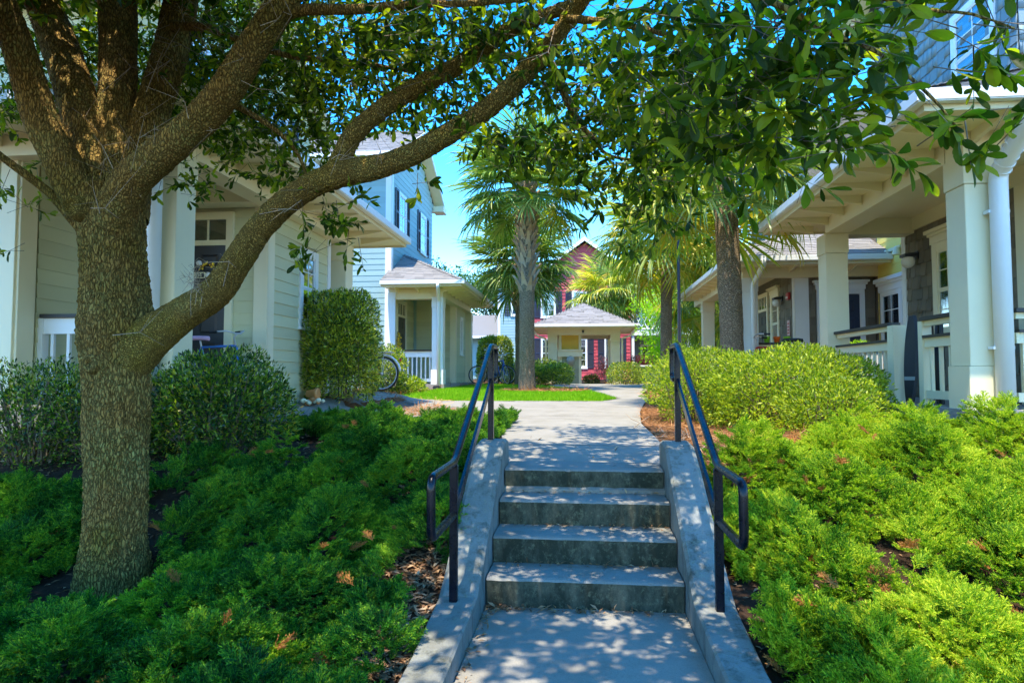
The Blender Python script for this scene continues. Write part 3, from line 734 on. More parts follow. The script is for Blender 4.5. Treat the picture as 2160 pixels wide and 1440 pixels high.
text('1804', .075, (-5.16, 8.373, 2.045), Euler((math.pi/2, 0, 0)), 'ivory', pq)
wr = thing('door_wreath', 'small wreath of yellow flowers with teal bows on the dark door', 'wreath', (-4.98, 8.37, 2.0))
mb = MB(); pts = [(-5.0+.10*math.cos(q), 8.375, 2.06+.13*math.sin(q)*1.1) for q in np.linspace(2.6, -1.6, 14)]; mb.tube(pts, .012, 6); mb.build('wreath_ring', 'twig', wr)
mb = MB()
for i in range(46):
    q = random.uniform(-1.7, 2.8); c = (-5.0+.10*math.cos(q)+random.gauss(0, .012), 8.35+random.gauss(0, .012), 2.06+.14*math.sin(q)+random.gauss(0, .012)); r = random.uniform(.008, .018)
    mb.lathe(c, [(.001, -r), (r, -.3*r), (r, .3*r), (.001, r)], 6)
mb.build('flower', 'flower', wr, kind='stuff')
for (x, z) in ((-4.97, 2.04), (-5.04, 1.86), (-5.1, 2.2)):
    mb = MB(); mb.lathe((x, 8.33, z), [(.001, -.035), (.03, -.025), (.04, 0), (.03, .025), (.001, .035)], 10, 'Y'); mb.build('bow', 'teal' if z < 2 else 'white', wr, True)

# ================================================================ HOUSE B (left, aqua, two storeys)
B = thing('townhouse', 'tall aqua clapboard townhouse with navy shutters and a hipped cream porch', 'house', (-6.5, 21, .3))
slab(s, 'wall', [(5.62, 13, 18.915, 24.3, 0, 6.95), (4.215, 5.61, 21.62, 23.5, .1, 3.3)], 'aqua', B)
slab(s, 'porch_floor', [(3.95, 5.6, 18.72, 24.0, .1, .44)], 'foundation', B)
Fs = FX(s, 5.6); Ff = FY(18.9)
uw = [(19.65, 20.5, 4.95, 6.35), (22.35, 23.2, 4.95, 6.35)]
op = [(a, b, c, e) for a, b, c, e in uw]
pcs = lapwall(Fs, 19.05, 24.2, 3.3, 6.95, .165, openings=op) + lapwall(Ff, -12.5, -5.76, .3, 6.95, .165)
hw = 3.2; ym = 21.6
pcs += lapwall(Fs, 18.4, 24.8, 6.95, 8.5, .165, clip=lambda z: (18.5+(z-6.9)/.6, 24.7-(z-6.9)/.6))
pieces('siding_board', B, pcs, 'aqua')
pcs = lapwall(FY(21.6), -5.5, -4.35, .44, 3.15, .165) + lapwall(FX(s, 4.2), 21.75, 23.5, .44, 3.15, .165, openings=[(22.45, 22.95, 1.4, 2.7)])
pcs += lapwall(FX(s, 5.605), 19.05, 21.6, .44, 3.1, .165, openings=[(19.4, 20.6, .4, 3.1)])
pieces('siding_board', B, pcs, 'sage')
mb = MB(s); mb.prism([(5.62, 18.5, 6.9), (5.62, 24.7, 6.9), (5.62, 21.6, 8.72)], (.1, 0, 0)); mb.build('gable_wall', 'aqua', B)
trimbox(Fs, 18.87, 19.05, .3, 6.95, B, .03, 'white'); trimbox(Ff, -5.76, -5.57, .3, 6.95, B, .03, 'white')
trimbox(FY(18.75), -5.62, -5.40, .3, 3.1, B, .03, 'white')
for a, b, c, e in uw: window(Fs, a, b, c, e, B, 2, 2, .09, 'white', shutter=2)
window(FX(s, 4.2), 22.45, 22.95, 1.4, 2.7, B, 1, 3, .1, 'white', dh=False)
door(FX(s, 5.60), 19.55, 20.45, .44, 2.48, B, transom=.3, cas=.12)
column(s, 4.0, 4.32, 18.75, 19.07, .44, zb, B, 'white'); column(s, 4.0, 4.32, 23.6, 23.95, .44, zb, B)
trimbox(FX(s, 4.2), 21.58, 21.78, .44, 3.1, B, .03); trimbox(FY(21.6), -4.36, -4.17, .44, 3.1, B, .03)
slab(s, 'beam', [(4.0, 4.3, 19.07, 23.6, zb, ze+.03)], 'trim', B); slab(s, 'beam', [(4.0, 5.59, 18.75, 19.05, zb-.05, ze+.03)], 'trim', B)
railing(FY(18.9), -5.38, -4.34, .44, B, .98, False, .13, (0, 0), 'white')
porch_roof(s, B, 3.33, 5.66, 18.1, 24.4, 5.6, ze+.04, .5, 'roof2', bx0=3.98, ybeam=18.74)
downspout([(-4.0, 18.05, 3.25), (-4.0, 18.05, 3.15), (-4.10, 18.66, 2.85), (-4.10, 18.66, .35)], B, .05)
gable(s, B, 5.6, 13, 18.3, 24.9, 6.95, .55, 'roof', over=.36)
slab(s, 'eave_return', [(5.2, 5.62, 24.4, 25.0, 6.86, 7.08)], 'trim', B); slab(s, 'eave_return', [(5.2, 5.62, 18.25, 18.7, 6.86, 7.08)], 'trim', B)
hedge_drain(-4.10, 18.5, .27, 'black downspout drain at the foot of the aqua house porch column')
# wreath of yellow flowers on the porch door of B
wr = thing('door_wreath', 'long swag of yellow flowers beside the aqua house porch door', 'wreath', (-5.5, 19.25, 1.6))
mb = MB()
for i in range(160):
    z = random.uniform(.75, 1.95); wd = .13*math.sin((z-.7)/1.3*math.pi)**.5+.02
    c = (-5.45+random.gauss(0, .03), 19.28+random.uniform(-wd, wd), z); r = random.uniform(.012, .03); mb.lathe(c, [(.001, -r), (r, -.3*r), (r, .3*r), (.001, r)], 5)
mb.build('flower', 'flower', wr, kind='stuff'); mb = MB(); mb.tube([(-5.5, 19.28, .75), (-5.48, 19.28, 2.0)], .012, 6); mb.build('stem', 'twig', wr)

# ================================================================ HOUSE C (near right)
s = 1
Cc = thing('townhouse', 'near right townhouse with brown shake walls and a broad cream porch', 'house', (5.5, 9, .3))
zf, zb, ze = .375, 2.86, 3.08
slab(s, 'wall', [(5.015, 12, 7.3, 10.9, -.3, 3.2), (5.32, 12, 8.5, 12.5, 3.2, 7.2)], 'brown_shake', Cc)
slab(s, 'porch_floor', [(3.66, 12, 6.72, 10.95, .0, zf)], 'foundation', Cc)
Fc = FX(s, 5.0); cw = (9.25, 9.98, 1.22, 2.56)
pieces('shake', Cc, lapwall(Fc, 7.42, 10.78, zf, 2.9, .175, .14, openings=[cw, (7.9, 8.15, 0, 4)], thick=.02, jit=.12, gap=.007), 'brown_shake', 240)
pieces('shake', Cc, lapwall(FX(s, 5.3), 8.5, 12.4, 4.0, 7.2, .19, .16, thick=.02, jit=.1, gap=.006) + lapwall(FY(8.49), 5.3, 9, 4.6, 7.2, .19, .16, thick=.02, jit=.1, gap=.006), 'blue_shake', 150)
window(Fc, *cw[:2], *cw[2:], Cc, 2, 2, .12, 'trim', cap=.2, dh=True)
trimbox(Fc, 10.78, 10.9, zf, 3.0, Cc, .03, 'white'); trimbox(Fc, 7.9, 8.15, zf, 3.0, Cc, .035); trimbox(Fc, 7.3, 7.42, zf, 3.0, Cc, .03)
trimbox(Fc, 7.42, 10.78, 2.88, 3.08, Cc, .04, name='frieze_board')
trimbox(FX(s, 5.3), 12.3, 12.5, 3.9, 7.2, Cc, .03, 'white'); window(FX(s, 5.3), 8.9, 9.9, 4.4, 5.8, Cc, 2, 2, .09, 'white')
column(s, 3.70, 4.04, 6.8, 7.14, zf, zb, Cc); column(s, 3.70, 4.02, 10.5, 10.84, zf, zb, Cc)
slab(s, 'beam', [(3.70, 4.04, 7.14, 10.5, zb+.001, ze-.001)], 'trim', Cc); slab(s, 'beam', [(3.70, 12, 6.8, 7.12, zb, ze-.001)], 'trim', Cc); slab(s, 'beam', [(4.02, 4.98, 10.5, 10.82, zb-.02, ze-.002)], 'trim', Cc)
Fr1 = FX(s, 3.86)
railing(Fr1, 8.72, 10.49, zf, Cc, .97, True, .155, (.16, 0)); railing(Fr1, 7.15, 7.92, zf, Cc, .97, True, .155, (0, .10))
railing(FY(6.96), 4.20, 7.0, zf, Cc, .97, True, .155, (0, 0))
porch_roof(s, Cc, 3.02, 12, 6.13, 11.45, 5.3, ze, .5, 'roof2', bx0=3.68, ybeam=6.79)
downspout([(3.9, 6.06, 3.12), (3.9, 6.06, 3.0), (3.95, 6.70, 2.62), (3.95, 6.70, .38)], Cc, .08)
for z in (.95, 2.25):
    mb = MB(); mb.box(3.855, 4.045, 6.70, 6.79, z, z+.03); mb.build('pipe_bracket', 'white', Cc)
mb = MB(); 
for i in range(9): q = i/8; mb.tube([(3.905+.045*q, 6.12+.52*q, 3.0-.34*q), (3.906+.045*q, 6.13+.52*q, 2.993-.34*q)], .090, 16)
mb.build('elbow_rib', 'white', Cc)
gable(s, Cc, 5.3, 12, 8.0, 13.0, 7.2, .55, 'roof')
hedge_drain(4.02, 6.55, .14, 'black downspout drain at the foot of the nearest right porch column')
wall_lantern(Fc, 10.45, 2.45, 'round globe wall lantern on the brown shakes beside the near right window')

# ================================================================ HOUSE D (second right)
D = thing('townhouse', 'second right townhouse with shingled hip porch roof, brown shakes and yellow clapboard', 'house', (5, 16, .3))
zf, zb, ze = .40, 2.80, 3.02
slab(s, 'wall', [(4.615, 6.24, 14.9, 18.2, 0, 3.1), (6.265, 13, 11.6, 14.85, 0, 5.5), (5.32, 13, 16.3, 21.4, 3.1, 7.0), (6.25, 13, 14.86, 18.2, 0, 3.1)], 'brown_shake', D)
slab(s, 'porch_floor', [(3.42, 6.2, 14.72, 21, .1, zf)], 'foundation', D)
Fq = FY(14.885); Fin = FX(s, 4.6)
pieces('shake', D, lapwall(Fq, 4.86, 6.23, .2, 3.0, .175, .15, openings=[(5.0, 6.02, 0, 2.55)], thick=.018, jit=.12, gap=.008) + lapwall(Fin, 15.05, 18.0, zf, 2.9, .175, .15, openings=[(16.05, 16.75, 1.2, 2.65), (16.95, 18, 0, 3)], thick=.018, jit=.12, gap=.008), 'brown_shake', 280)
pieces('shake', D, lapwall(FX(s, 5.3), 16.3, 21.3, 4.2, 7.0, .19, .17, openings=[(18.3, 19.3, 4.5, 5.9)], thick=.02, jit=.1, gap=.006), 'blue_shake', 120)
window(FX(s, 5.3), 18.3, 19.3, 4.5, 5.9, D, 2, 2, .12, 'white'); trimbox(FX(s, 5.3), 21.25, 21.42, 3.6, 7.0, D, .03, 'white')
yw = (13.72, 14.72, .98, 2.42); Fy = FX(s, 6.25)
pieces('siding_board', D, lapwall(Fy, 11.7, 14.75, .2, 5.5, .17, openings=[(12.3, 14.72, .98, 2.42)]), 'lime_siding')
window(Fy, 13.72, 14.60, .98, 2.42, D, 2, 2, .07, 'white', blinds=1, cap=0); window(Fy, 12.84, 13.72, .98, 2.42, D, 2, 2, .07, 'white', blinds=1, cap=0)
mb = MB(); mb.fbox(Fy, 12.78, 14.66, 2.42, 2.56, 0, .05).fbox(Fy, 12.75, 14.70, 2.56, 2.62, 0, .08).fbox(Fy, 12.72, 14.73, 2.62, 2.70, 0, .12); mb.build('head_cap', 'white', D)
door(Fq, 5.12, 5.90, zf, 2.42, D, 'white', transom=0, cas=.10, cap=1, dm='shutter', knob=-1)
door(Fin, 17.0, 17.85, zf, 2.3, D, 'trim', transom=.25, cas=.10)
window(Fin, 16.05, 16.75, 1.2, 2.65, D, 1, 2, .11, 'trim', cap=.15)
trimbox(Fq, 4.59, 4.86, .2, 3.0, D, .035, 'white'); trimbox(Fin, 14.86, 15.05, zf, 3.0, D, .03, 'white')
column(s, 3.45, 3.77, 14.75, 15.07, zf, zb, D, 'white'); column(s, 3.45, 3.77, 19.5, 19.8, zf, zb, D)
slab(s, 'beam', [(3.45, 3.77, 15.07, 21, zb, ze-.001)], 'trim', D); slab(s, 'beam', [(3.45, 6.9, 14.72, 14.88, zb, ze-.002)], 'trim', D)
railing(FY(14.9), 3.79, 4.58, zf, D, .99, True, .11, (0, 0))
railing(FX(s, 3.6), 15.1, 19.4, zf, D, .99, True, .13, (0, 0))
porch_roof(s, D, 3.05, 6.24, 14.1, 21.0, 5.3, ze, .5, 'roof2', bx0=3.44, ybeam=14.71)
downspout([(3.72, 14.05, 3.1), (3.72, 14.05, 2.98), (3.66, 14.68, 2.65), (3.66, 14.66, .35)], D, .055)
mb = MB(); mb.box(5.3, 6.24, 15.9, 16.4, 3.9, 4.4); mb.build('roof_saddle', 'roof2', D)
wall_lantern(Fin, 15.82, 2.42, 'globe wall lantern on brown shakes inside the second right porch')
for (F, u, z, lab) in ((Fin, 15.25, 2.45, 'red fire alarm horn on the brown shakes of the second right porch'),):
    th = thing('fire_alarm', lab, 'alarm', F.p(u, z, 0)); mb = MB(); mb.fbox(F, u-.08, u+.08, z-.08, z+.08, .02, .08); mb.build('alarm_box', 'red_plastic', th, bevel=.01)
    mb = MB(); mb.fbox(F, u-.05, u+.05, z-.05, z-.01, .08, .095); mb.build('strobe_lens', 'globe', th)
th = thing('wall_notice', 'pale pink notice plate on the brown shakes under the fire alarm', 'sign', Fin.p(15.35, 1.75, 0))
mb = MB(); mb.fbox(Fin, 15.26, 15.44, 1.58, 1.92, .02, .03); mb.build('sign_plate', 'pinkprint', th)
for i in range(4): mb = MB(); mb.fbox(Fin, 15.29, 15.41, 1.62+.07*i, 1.65+.07*i, .03, .033); mb.build('printed_bar', 'red_plastic', th)
for i, (x, m, lab) in enumerate(((3.98, 'potgreen', 'lime green flower pot at the left end of the porch rail'), (4.19, 'potorange', 'orange flower pot in the middle of the porch rail'), (4.40, 'potgreen', 'lime green flower pot right of the orange pot'))):
    th = thing('flower_pot', lab, 'flower pot', (x, 14.9, zf+1.0), 'pots on the second right porch rail')
    mb = MB(); mb.lathe((x, 14.9, zf+1.003), [(.045, 0), (.05, .01), (.068, .09), (.072, .092), (.076, .13), (.070, .132), (.062, .10)], 16); mb.build('pot', m, th, True)
    mb = MB(); mb.lathe((x, 14.9, zf+1.003), [(.001, .105), (.062, .108), (.001, .112)], 12); mb.build('potting_soil', 'soil', th)
th = thing('spotlight_pair', 'two small white bell floodlights on the yellow clapboard', 'lamp', (6.2, 13.9, 3.15))
for y in (13.7, 14.15):
    mb = MB(); mb.lathe((6.16, y, 3.12), [(.02, .12), (.05, .08), (.085, -.05), (.06, -.05)], 12); mb.build('lamp_shade', 'trim', th)
mb = MB(); mb.fbox(Fy, 13.66, 14.19, 3.2, 3.26, 0, .05); mb.build('lamp_bracket', 'trim', th)

for i, (y, a0, a1) in enumerate(((6.55, -.80, .76), (8.15, -.98, .76), (10.05, -2.15, .82), (12.1, -2.4, 1.05))):
    n = 24; V = []; F = []
    for k in range(n+1):
        x = a0+(a1-a0)*k/n
        for dy in (-.006, .006): V.append((x, y+dy+.01*noise.noise((x*2, y, 0)), Hs(x, y+dy)+.0185))
    for k in range(n): F.append((2*k, 2*k+1, 2*k+3, 2*k+2))
    tri_mesh('expansion_joint', V, F, 'soil', None, kind='structure')
# ================================================================ mail kiosk
K = thing('pavilion', 'small cream mail pavilion with pyramid shingle roof in front of the red building', 'pavilion', (0.05, 29.3, .3))
zg = .31; ze = 2.66
def cx0(parent, a, b, y0, y1, z0, z1): return column(1, a, b, y0, y1, z0, z1, parent)
for a in (-1.44, 1.16):
    for y in (27.75, 30.6): column(1, a, a+.38, y, y+.38, zg, 2.36, K)
slab(1, 'beam', [(-1.46, 1.56, 27.74, 28.14, 2.36, ze-.01)], 'trim', K); slab(1, 'beam', [(-1.46, 1.56, 30.6, 31.0, 2.36, ze-.01)], 'trim', K)
slab(1, 'beam', [(-1.45, -1.1, 28.15, 30.59, 2.36, ze-.02)], 'trim', K); slab(1, 'beam', [(1.2, 1.55, 28.15, 30.59, 2.36, ze-.02)], 'trim', K)
mb = MB(); mb.box(-2.05, 2.15, 27.2, 31.4, ze, ze+.02); mb.build('soffit', 'soffit', K)
for b in ((-2.06, 2.16, 27.17, 27.2, ze-.05, ze+.10), (-2.06, 2.16, 31.4, 31.43, ze-.05, ze+.10), (-2.08, -2.05, 27.2, 31.4, ze-.05, ze+.1), (2.15, 2.18, 27.2, 31.4, ze-.05, ze+.1)):
    mb = MB(); mb.box(*b); mb.build('fascia', 'trim', K)
for b in ((-2.2, 2.3, 27.05, 27.165, ze, ze+.11), (-2.2, -2.085, 27.17, 31.4, ze, ze+.11), (2.185, 2.3, 27.17, 31.4, ze, ze+.11)):
    mb = MB(); mb.box(*b); mb.build('gutter', 'white', K, bevel=.015)
ap = (0.05, 29.3, 3.85); cs = [(-2.05, 27.2, ze+.11), (2.15, 27.2, ze+.11), (2.15, 31.4, ze+.11), (-2.05, 31.4, ze+.11)]
mb = MB(); mb.add([*cs, ap], [(0, 1, 4), (1, 2, 4), (2, 3, 4), (3, 0, 4), (0, 3, 2, 1)]); rf = mb.build('roof', 'roof2', K)
pc = []
for i in range(4):
    a, b = Vector(cs[i]), Vector(cs[(i+1) % 4]); U = (b-a).normalized(); m_ = (a+b)/2; Vv = (Vector(ap)-m_); L = Vv.length; Vv.normalize(); N = U.cross(Vv)
    if N.z < 0: N = -N
    W = 4.2
    pc += lap(a, U, Vv, N, 0, W, 0, L, .14, .3, clip=lambda v, L=L: (2.1*v/L, 4.2-2.1*v/L), thick=.014, jit=.05, over=1.25)
pieces('shingle', rf, pc, 'roof2', 290)
slab(1, 'panel_wall', [(-.90, -.06, 27.86, 28.1, zg, 1.50)], 'green_shake', K)
pieces('shake', K, lapwall(FY(27.86), -.86, -.16, zg, 1.45, .17, .17, thick=.016, jit=.08, gap=.01), 'green_shake')
trimbox(FY(27.86), -.95, -.86, zg, 1.46, K, .03); trimbox(FY(27.86), -.16, -.05, zg, 2.36, K, .04); trimbox(FY(27.86), -.98, -.88, 1.75, 2.36, K, .03)
slab(1, 'ledge', [(-1.04, .0, 27.74, 28.12, 1.46, 1.70), (-1.07, .03, 27.70, 28.14, 1.70, 1.76)], 'trim', K)
slab(1, 'notice_panel', [(-.88, -.16, 27.88, 27.93, 1.77, 2.36)], 'gold', K)
slab(1, 'panel_seam', [(-.52, -.51, 27.872, 27.88, 1.8, 2.33)], 'flower', K)
th = thing('meter_box', 'round grey meter box on the shingled panel of the mail pavilion', 'meter', (-.5, 27.8, 1.3))
mb = MB(); mb.lathe((-.5, 27.72, 1.32), [(.001, -.07), (.14, -.06), (.17, 0), (.17, .10)], 16, 'Y'); mb.build('meter_dial', 'grey_metal', th, True)
mb = MB(); mb.box(-.64, -.36, 27.74, 27.84, 1.12, 1.34); mb.build('meter_case', 'grey_metal', th, bevel=.02); mb = MB(); mb.tube([(-.55, 27.78, 1.45), (-.62, 27.78, 1.6), (-.63, 27.76, 1.68)], .02, 6); mb.build('conduit', 'grey_metal', th)
for sx, x in ((-1, -2.1), (1, 2.2)):
    xx = -1.52 if sx < 0 else 1.62
    downspout([(x, 27.12, ze), (x, 27.14, ze-.12), ((x+xx)/2, 27.4, ze-.38), (xx, 27.66, ze-.45), (xx, 27.68, zg)], K, .04, 'trim')
th = thing('soffit_lamp', 'tiny dark lamp under the front beam of the mail pavilion', 'lamp', (-.02, 27.6, 2.5)); mb = MB(); mb.lathe((.02, 27.68, 2.50), [(.02, .06), (.06, .04), (.03, -.02), (.05, -.05)], 10); mb.build('lamp_head', 'dark_plastic', th)

# ================================================================ red and aqua building far behind
E_ = thing('apartment_building', 'red shingled and aqua clapboard building with navy shutters behind the pavilion', 'building', (0, 42, .45))
slab(1, 'wall', [(-3.04, 2.85, 40.02, 50, 0, 6.4)], 'red', E_); slab(1, 'wall', [(-5.15, -3.045, 40.3, 50, 0, 6.4)], 'aqua', E_)
F1 = FY(40); F2 = FY(40.28)
wins = [(-2.5, -1.6, 4.15, 5.75), (-.62, .28, 4.15, 5.75), (1.3, 2.2, 4.15, 5.75), (-2.5, -1.6, 1.1, 2.9), (-.62, .28, 1.1, 2.9), (1.3, 2.2, 1.1, 2.9)]
pieces('shingle_row', E_, lapwall(F1, -3.03, 2.83, .4, 6.5, .2, 1.2, openings=[(a-.39, b+.39, e, g) for a, b, e, g in wins], thick=.035, jit=.08, gap=.01), 'red', 280)
pieces('shingle_row', E_, lap((0, 40, 0), (1, 0, 0), (0, 0, 1), (0, -1, 0), -3.4, 3.6, 6.5, 8.3, .2, 1.2, clip=lambda z: (.15-(8.75-z)*1.35, .15+(8.75-z)*1.35), thick=.035, jit=.08, gap=.01), 'red', 60)
mb = MB(); mb.prism([(-2.9, 40.03, 6.4), (3.2, 40.03, 6.4), (.15, 40.03, 8.65)], (0, .2, 0)); mb.build('gable_wall', 'red', E_)
for i, q in enumerate(wins): window(F1, *q, E_, 2, 2, .09, 'white', shutter=2)
aw = (-4.35, -3.65, 4.3, 5.75)
pieces('siding_board', E_, lapwall(F2, -5.05, -3.2, .4, 6.4, .17, openings=[aw], thick=.02), 'aqua')
window(F2, *aw, E_, 2, 2, .08, 'white', shutter=-1)
trimbox(F2, -5.16, -5.0, .3, 6.4, E_, .04, 'white'); trimbox(F2, -3.2, -3.05, .3, 6.4, E_, .04, 'white')
mb = MB(); mb.fbox(F2, -4.0, -3.5, .95, 1.5, 0, .04); vt = mb.build('vent', 'white', E_)
for i in range(4): mb = MB(); mb.fbox(F2, -3.96, -3.54, 1.0+.12*i, 1.06+.12*i, .04, .08); mb.build('vent_slat', 'white', vt)
# roofs
mb = MB()
mb.prism([(-3.25, 39.6, 6.3), (.15, 39.6, 8.85), (.15, 50, 8.85), (-3.25, 50, 6.3)], (0, 0, .06)); mb.prism([(3.55, 39.6, 6.3), (.15, 39.6, 8.85), (.15, 50, 8.85), (3.55, 50, 6.3)], (0, 0, .06)); mb.build('roof', 'roof2', E_)
mb = MB(); mb.prism([(-3.3, 39.55, 6.2), (-3.3, 39.55, 6.38), (.15, 39.55, 8.95), (.15, 39.55, 8.72)], (0, .05, 0)); mb.prism([(3.6, 39.55, 6.2), (3.6, 39.55, 6.38), (.15, 39.55, 8.95), (.15, 39.55, 8.72)], (0, .05, 0)); mb.build('rake_board', 'white', E_)
mb = MB(); mb.prism([(-5.5, 39.9, 6.4), (-3.0, 39.9, 6.4), (-3.0, 44, 8.4), (-5.5, 44, 8.4)], (0, 0, .08)); mb.build('roof', 'roof2', E_)
# low wing on the left
slab(1, 'wall', [(-9, -5.17, 41, 48, 0, 3.1)], 'aqua', E_)
mb = MB(); mb.prism([(-9.4, 40.4, 3.1), (-5.17, 40.4, 3.1), (-5.17, 43.5, 4.6), (-7.2, 43.5, 4.6)], (0, 0, .05)); mb.build('roof', 'roof', E_)
mb = MB(); mb.box(-9.4, -5.17, 40.3, 40.42, 2.95, 3.12); mb.build('gutter', 'white', E_)
G_ = thing('apartment_building', 'pale building with white balcony railing right of the red shingled wall', 'building', (6, 43, .45))
slab(1, 'wall', [(2.9, 12, 42.2, 50, 0, 6.2)], 'blue_shake', G_); slab(1, 'balcony_floor', [(2.9, 12, 40.1, 42.2, 3.05, 3.35)], 'white', G_)
slab(1, 'ceiling', [(2.9, 12, 40.1, 42.2, 6.1, 6.35)], 'soffit', G_)
for x in (2.92, 6.2, 9.5): mb = MB(); mb.box(x, x+.16, 40.15, 40.31, .3, 6.1); mb.build('post', 'white', G_)
rl = MB(); rl.box(3.1, 6.2, 40.2, 40.27, 4.25, 4.35).box(3.1, 6.2, 40.2, 40.27, 3.42, 3.50); rr = rl.build('railing', 'white', G_)
for i in range(9):
    x = 3.15+i*.34; mb = MB(); mb.prism([(x, 40.22, 3.5), (x+.05, 40.22, 3.5), (x+.39, 40.22, 4.25), (x+.34, 40.22, 4.25)], (0, .03, 0)); mb.build('lattice_bar', 'white', rr)
    mb = MB(); mb.prism([(x+.34, 40.26, 3.5), (x+.39, 40.26, 3.5), (x+.05, 40.26, 4.25), (x, 40.26, 4.25)], (0, .03, 0)); mb.build('lattice_bar', 'white', rr)
for q in ((3.6, 4.5, 3.4, 5.5), (5.0, 6.0, 4.0, 5.6), (3.6, 4.5, .5, 2.6), (5.2, 6.2, 1.0, 2.6)): window(FY(42.19), *q, G_, 2, 2, .09, 'white')
mb = MB(); mb.prism([(2.3, 39.7, 6.3), (12.5, 39.7, 6.3), (12.5, 45, 8.1), (2.3, 45, 8.1)], (0, 0, .06)); mb.build('roof', 'roof2', G_)
mb = MB(); mb.box(2.3, 12.5, 39.6, 39.72, 6.2, 6.4); mb.build('gutter', 'white', G_)

# ================================================================ vegetation generators
def rot_frames(D, Nn):
    """rotation matrices with y = D (leaf direction) and z close to Nn"""
    D = D/np.linalg.norm(D, axis=1, keepdims=True); X_ = np.cross(D, Nn); l = np.linalg.norm(X_, axis=1, keepdims=True); X_ = np.where(l < 1e-4, [[1, 0, 0]], X_/np.maximum(l, 1e-6))
    Z_ = np.cross(X_, D); return np.stack([X_, D, Z_], -1)
def place(tv, tf, Pn, Rn, S):
    tv = np.asarray(tv, float); S = np.asarray(S, float).reshape(len(Pn), -1)
    if S.shape[1] == 1: S = np.repeat(S, 3, 1)
    V = np.einsum('nij,nkj->nki', Rn, tv[None]*S[:, None, :]) + Pn[:, None, :]
    F = np.asarray(tf)[None]+(np.arange(len(Pn))*len(tv))[:, None, None]
    return V.reshape(-1, 3), F.reshape(-1, len(tf[0]))
LEAF = ([(0, -.10, 0), (0, .04, 0), (-.07, .2, .02), (.07, .2, .02), (-.125, .42, .035), (.125, .42, .035), (-.165, .66, .03), (.165, .66, .03), (-.135, .84, .01), (.135, .84, .01), (-.06, .96, -.03), (.06, .96, -.03), (0, 1.0, -.05), (0, .42, -.012), (0, .7, -.02), (.012, -.1, 0)],
        [(0, 15, 1), (1, 13, 2), (1, 3, 13), (2, 13, 4), (3, 5, 13), (4, 13, 14), (4, 14, 6), (5, 14, 13), (5, 7, 14), (6, 14, 8), (7, 9, 14), (8, 14, 10), (9, 11, 14), (10, 14, 12), (11, 12, 14)])
LEAFS = ([(0, 0, 0), (-.2, .5, .04), (.2, .5, .04), (0, 1, -.05)], [(0, 2, 1), (1, 2, 3)])
LEAFC = ([(0, 0, 0), (-.16, .5, .05), (.16, .5, .05), (0, 1, -.06), (0, .5, 0)], [(0, 4, 1), (0, 2, 4), (1, 4, 3), (4, 2, 3)])
BLADE = ([(-.04, 0, 0), (.04, 0, 0), (0, 1, 0)], [(0, 1, 2)])
def juni_template(seed=0):
    r = np.random.default_rng(seed); V = []; F = []
    def needle(p, d, ln, w):
        d = d/np.linalg.norm(d); s_ = np.cross(d, r.normal(size=3)); s_ = s_/np.linalg.norm(s_)*w
        b = len(V); V.extend([p-s_*.7, p+s_*.7, p+d*ln*.55+s_, p+d*ln]); F.extend([(b, b+1, b+2), (b, b+2, b+3)])
    ax = lambda t: np.array([.05*math.sin(t*3+seed), t, .18*t*t])
    for i in range(5): needle(ax(i*.2), ax(i*.2+.2)-ax(i*.2), .24, .020)
    for i in range(13):
        t = .10+.88*i/13
        for sd in (-1, 1):
            d = np.array([sd*(.75+r.uniform(-.25, .2)), .8+.4*t, .25+r.uniform(-.5, .65)]); d /= np.linalg.norm(d); ln = (.40*(1-t)**.6+.12)*r.uniform(.75, 1.2); q0 = ax(t)
            needle(q0, d, ln, .026)
            for f in ((.3, .6, .85) if i < 8 else (.5,)):
                for s2 in (-1, 1):
                    e = d+np.array([s2*.7*d[1], -s2*.7*d[0], r.uniform(-.5, .7)]); needle(q0+d*ln*f, e, .15*(1.15-f*.5), .024)
        needle(ax(t), np.array([r.normal()*.3, .7, .8]), .16, .024)
    return V, F
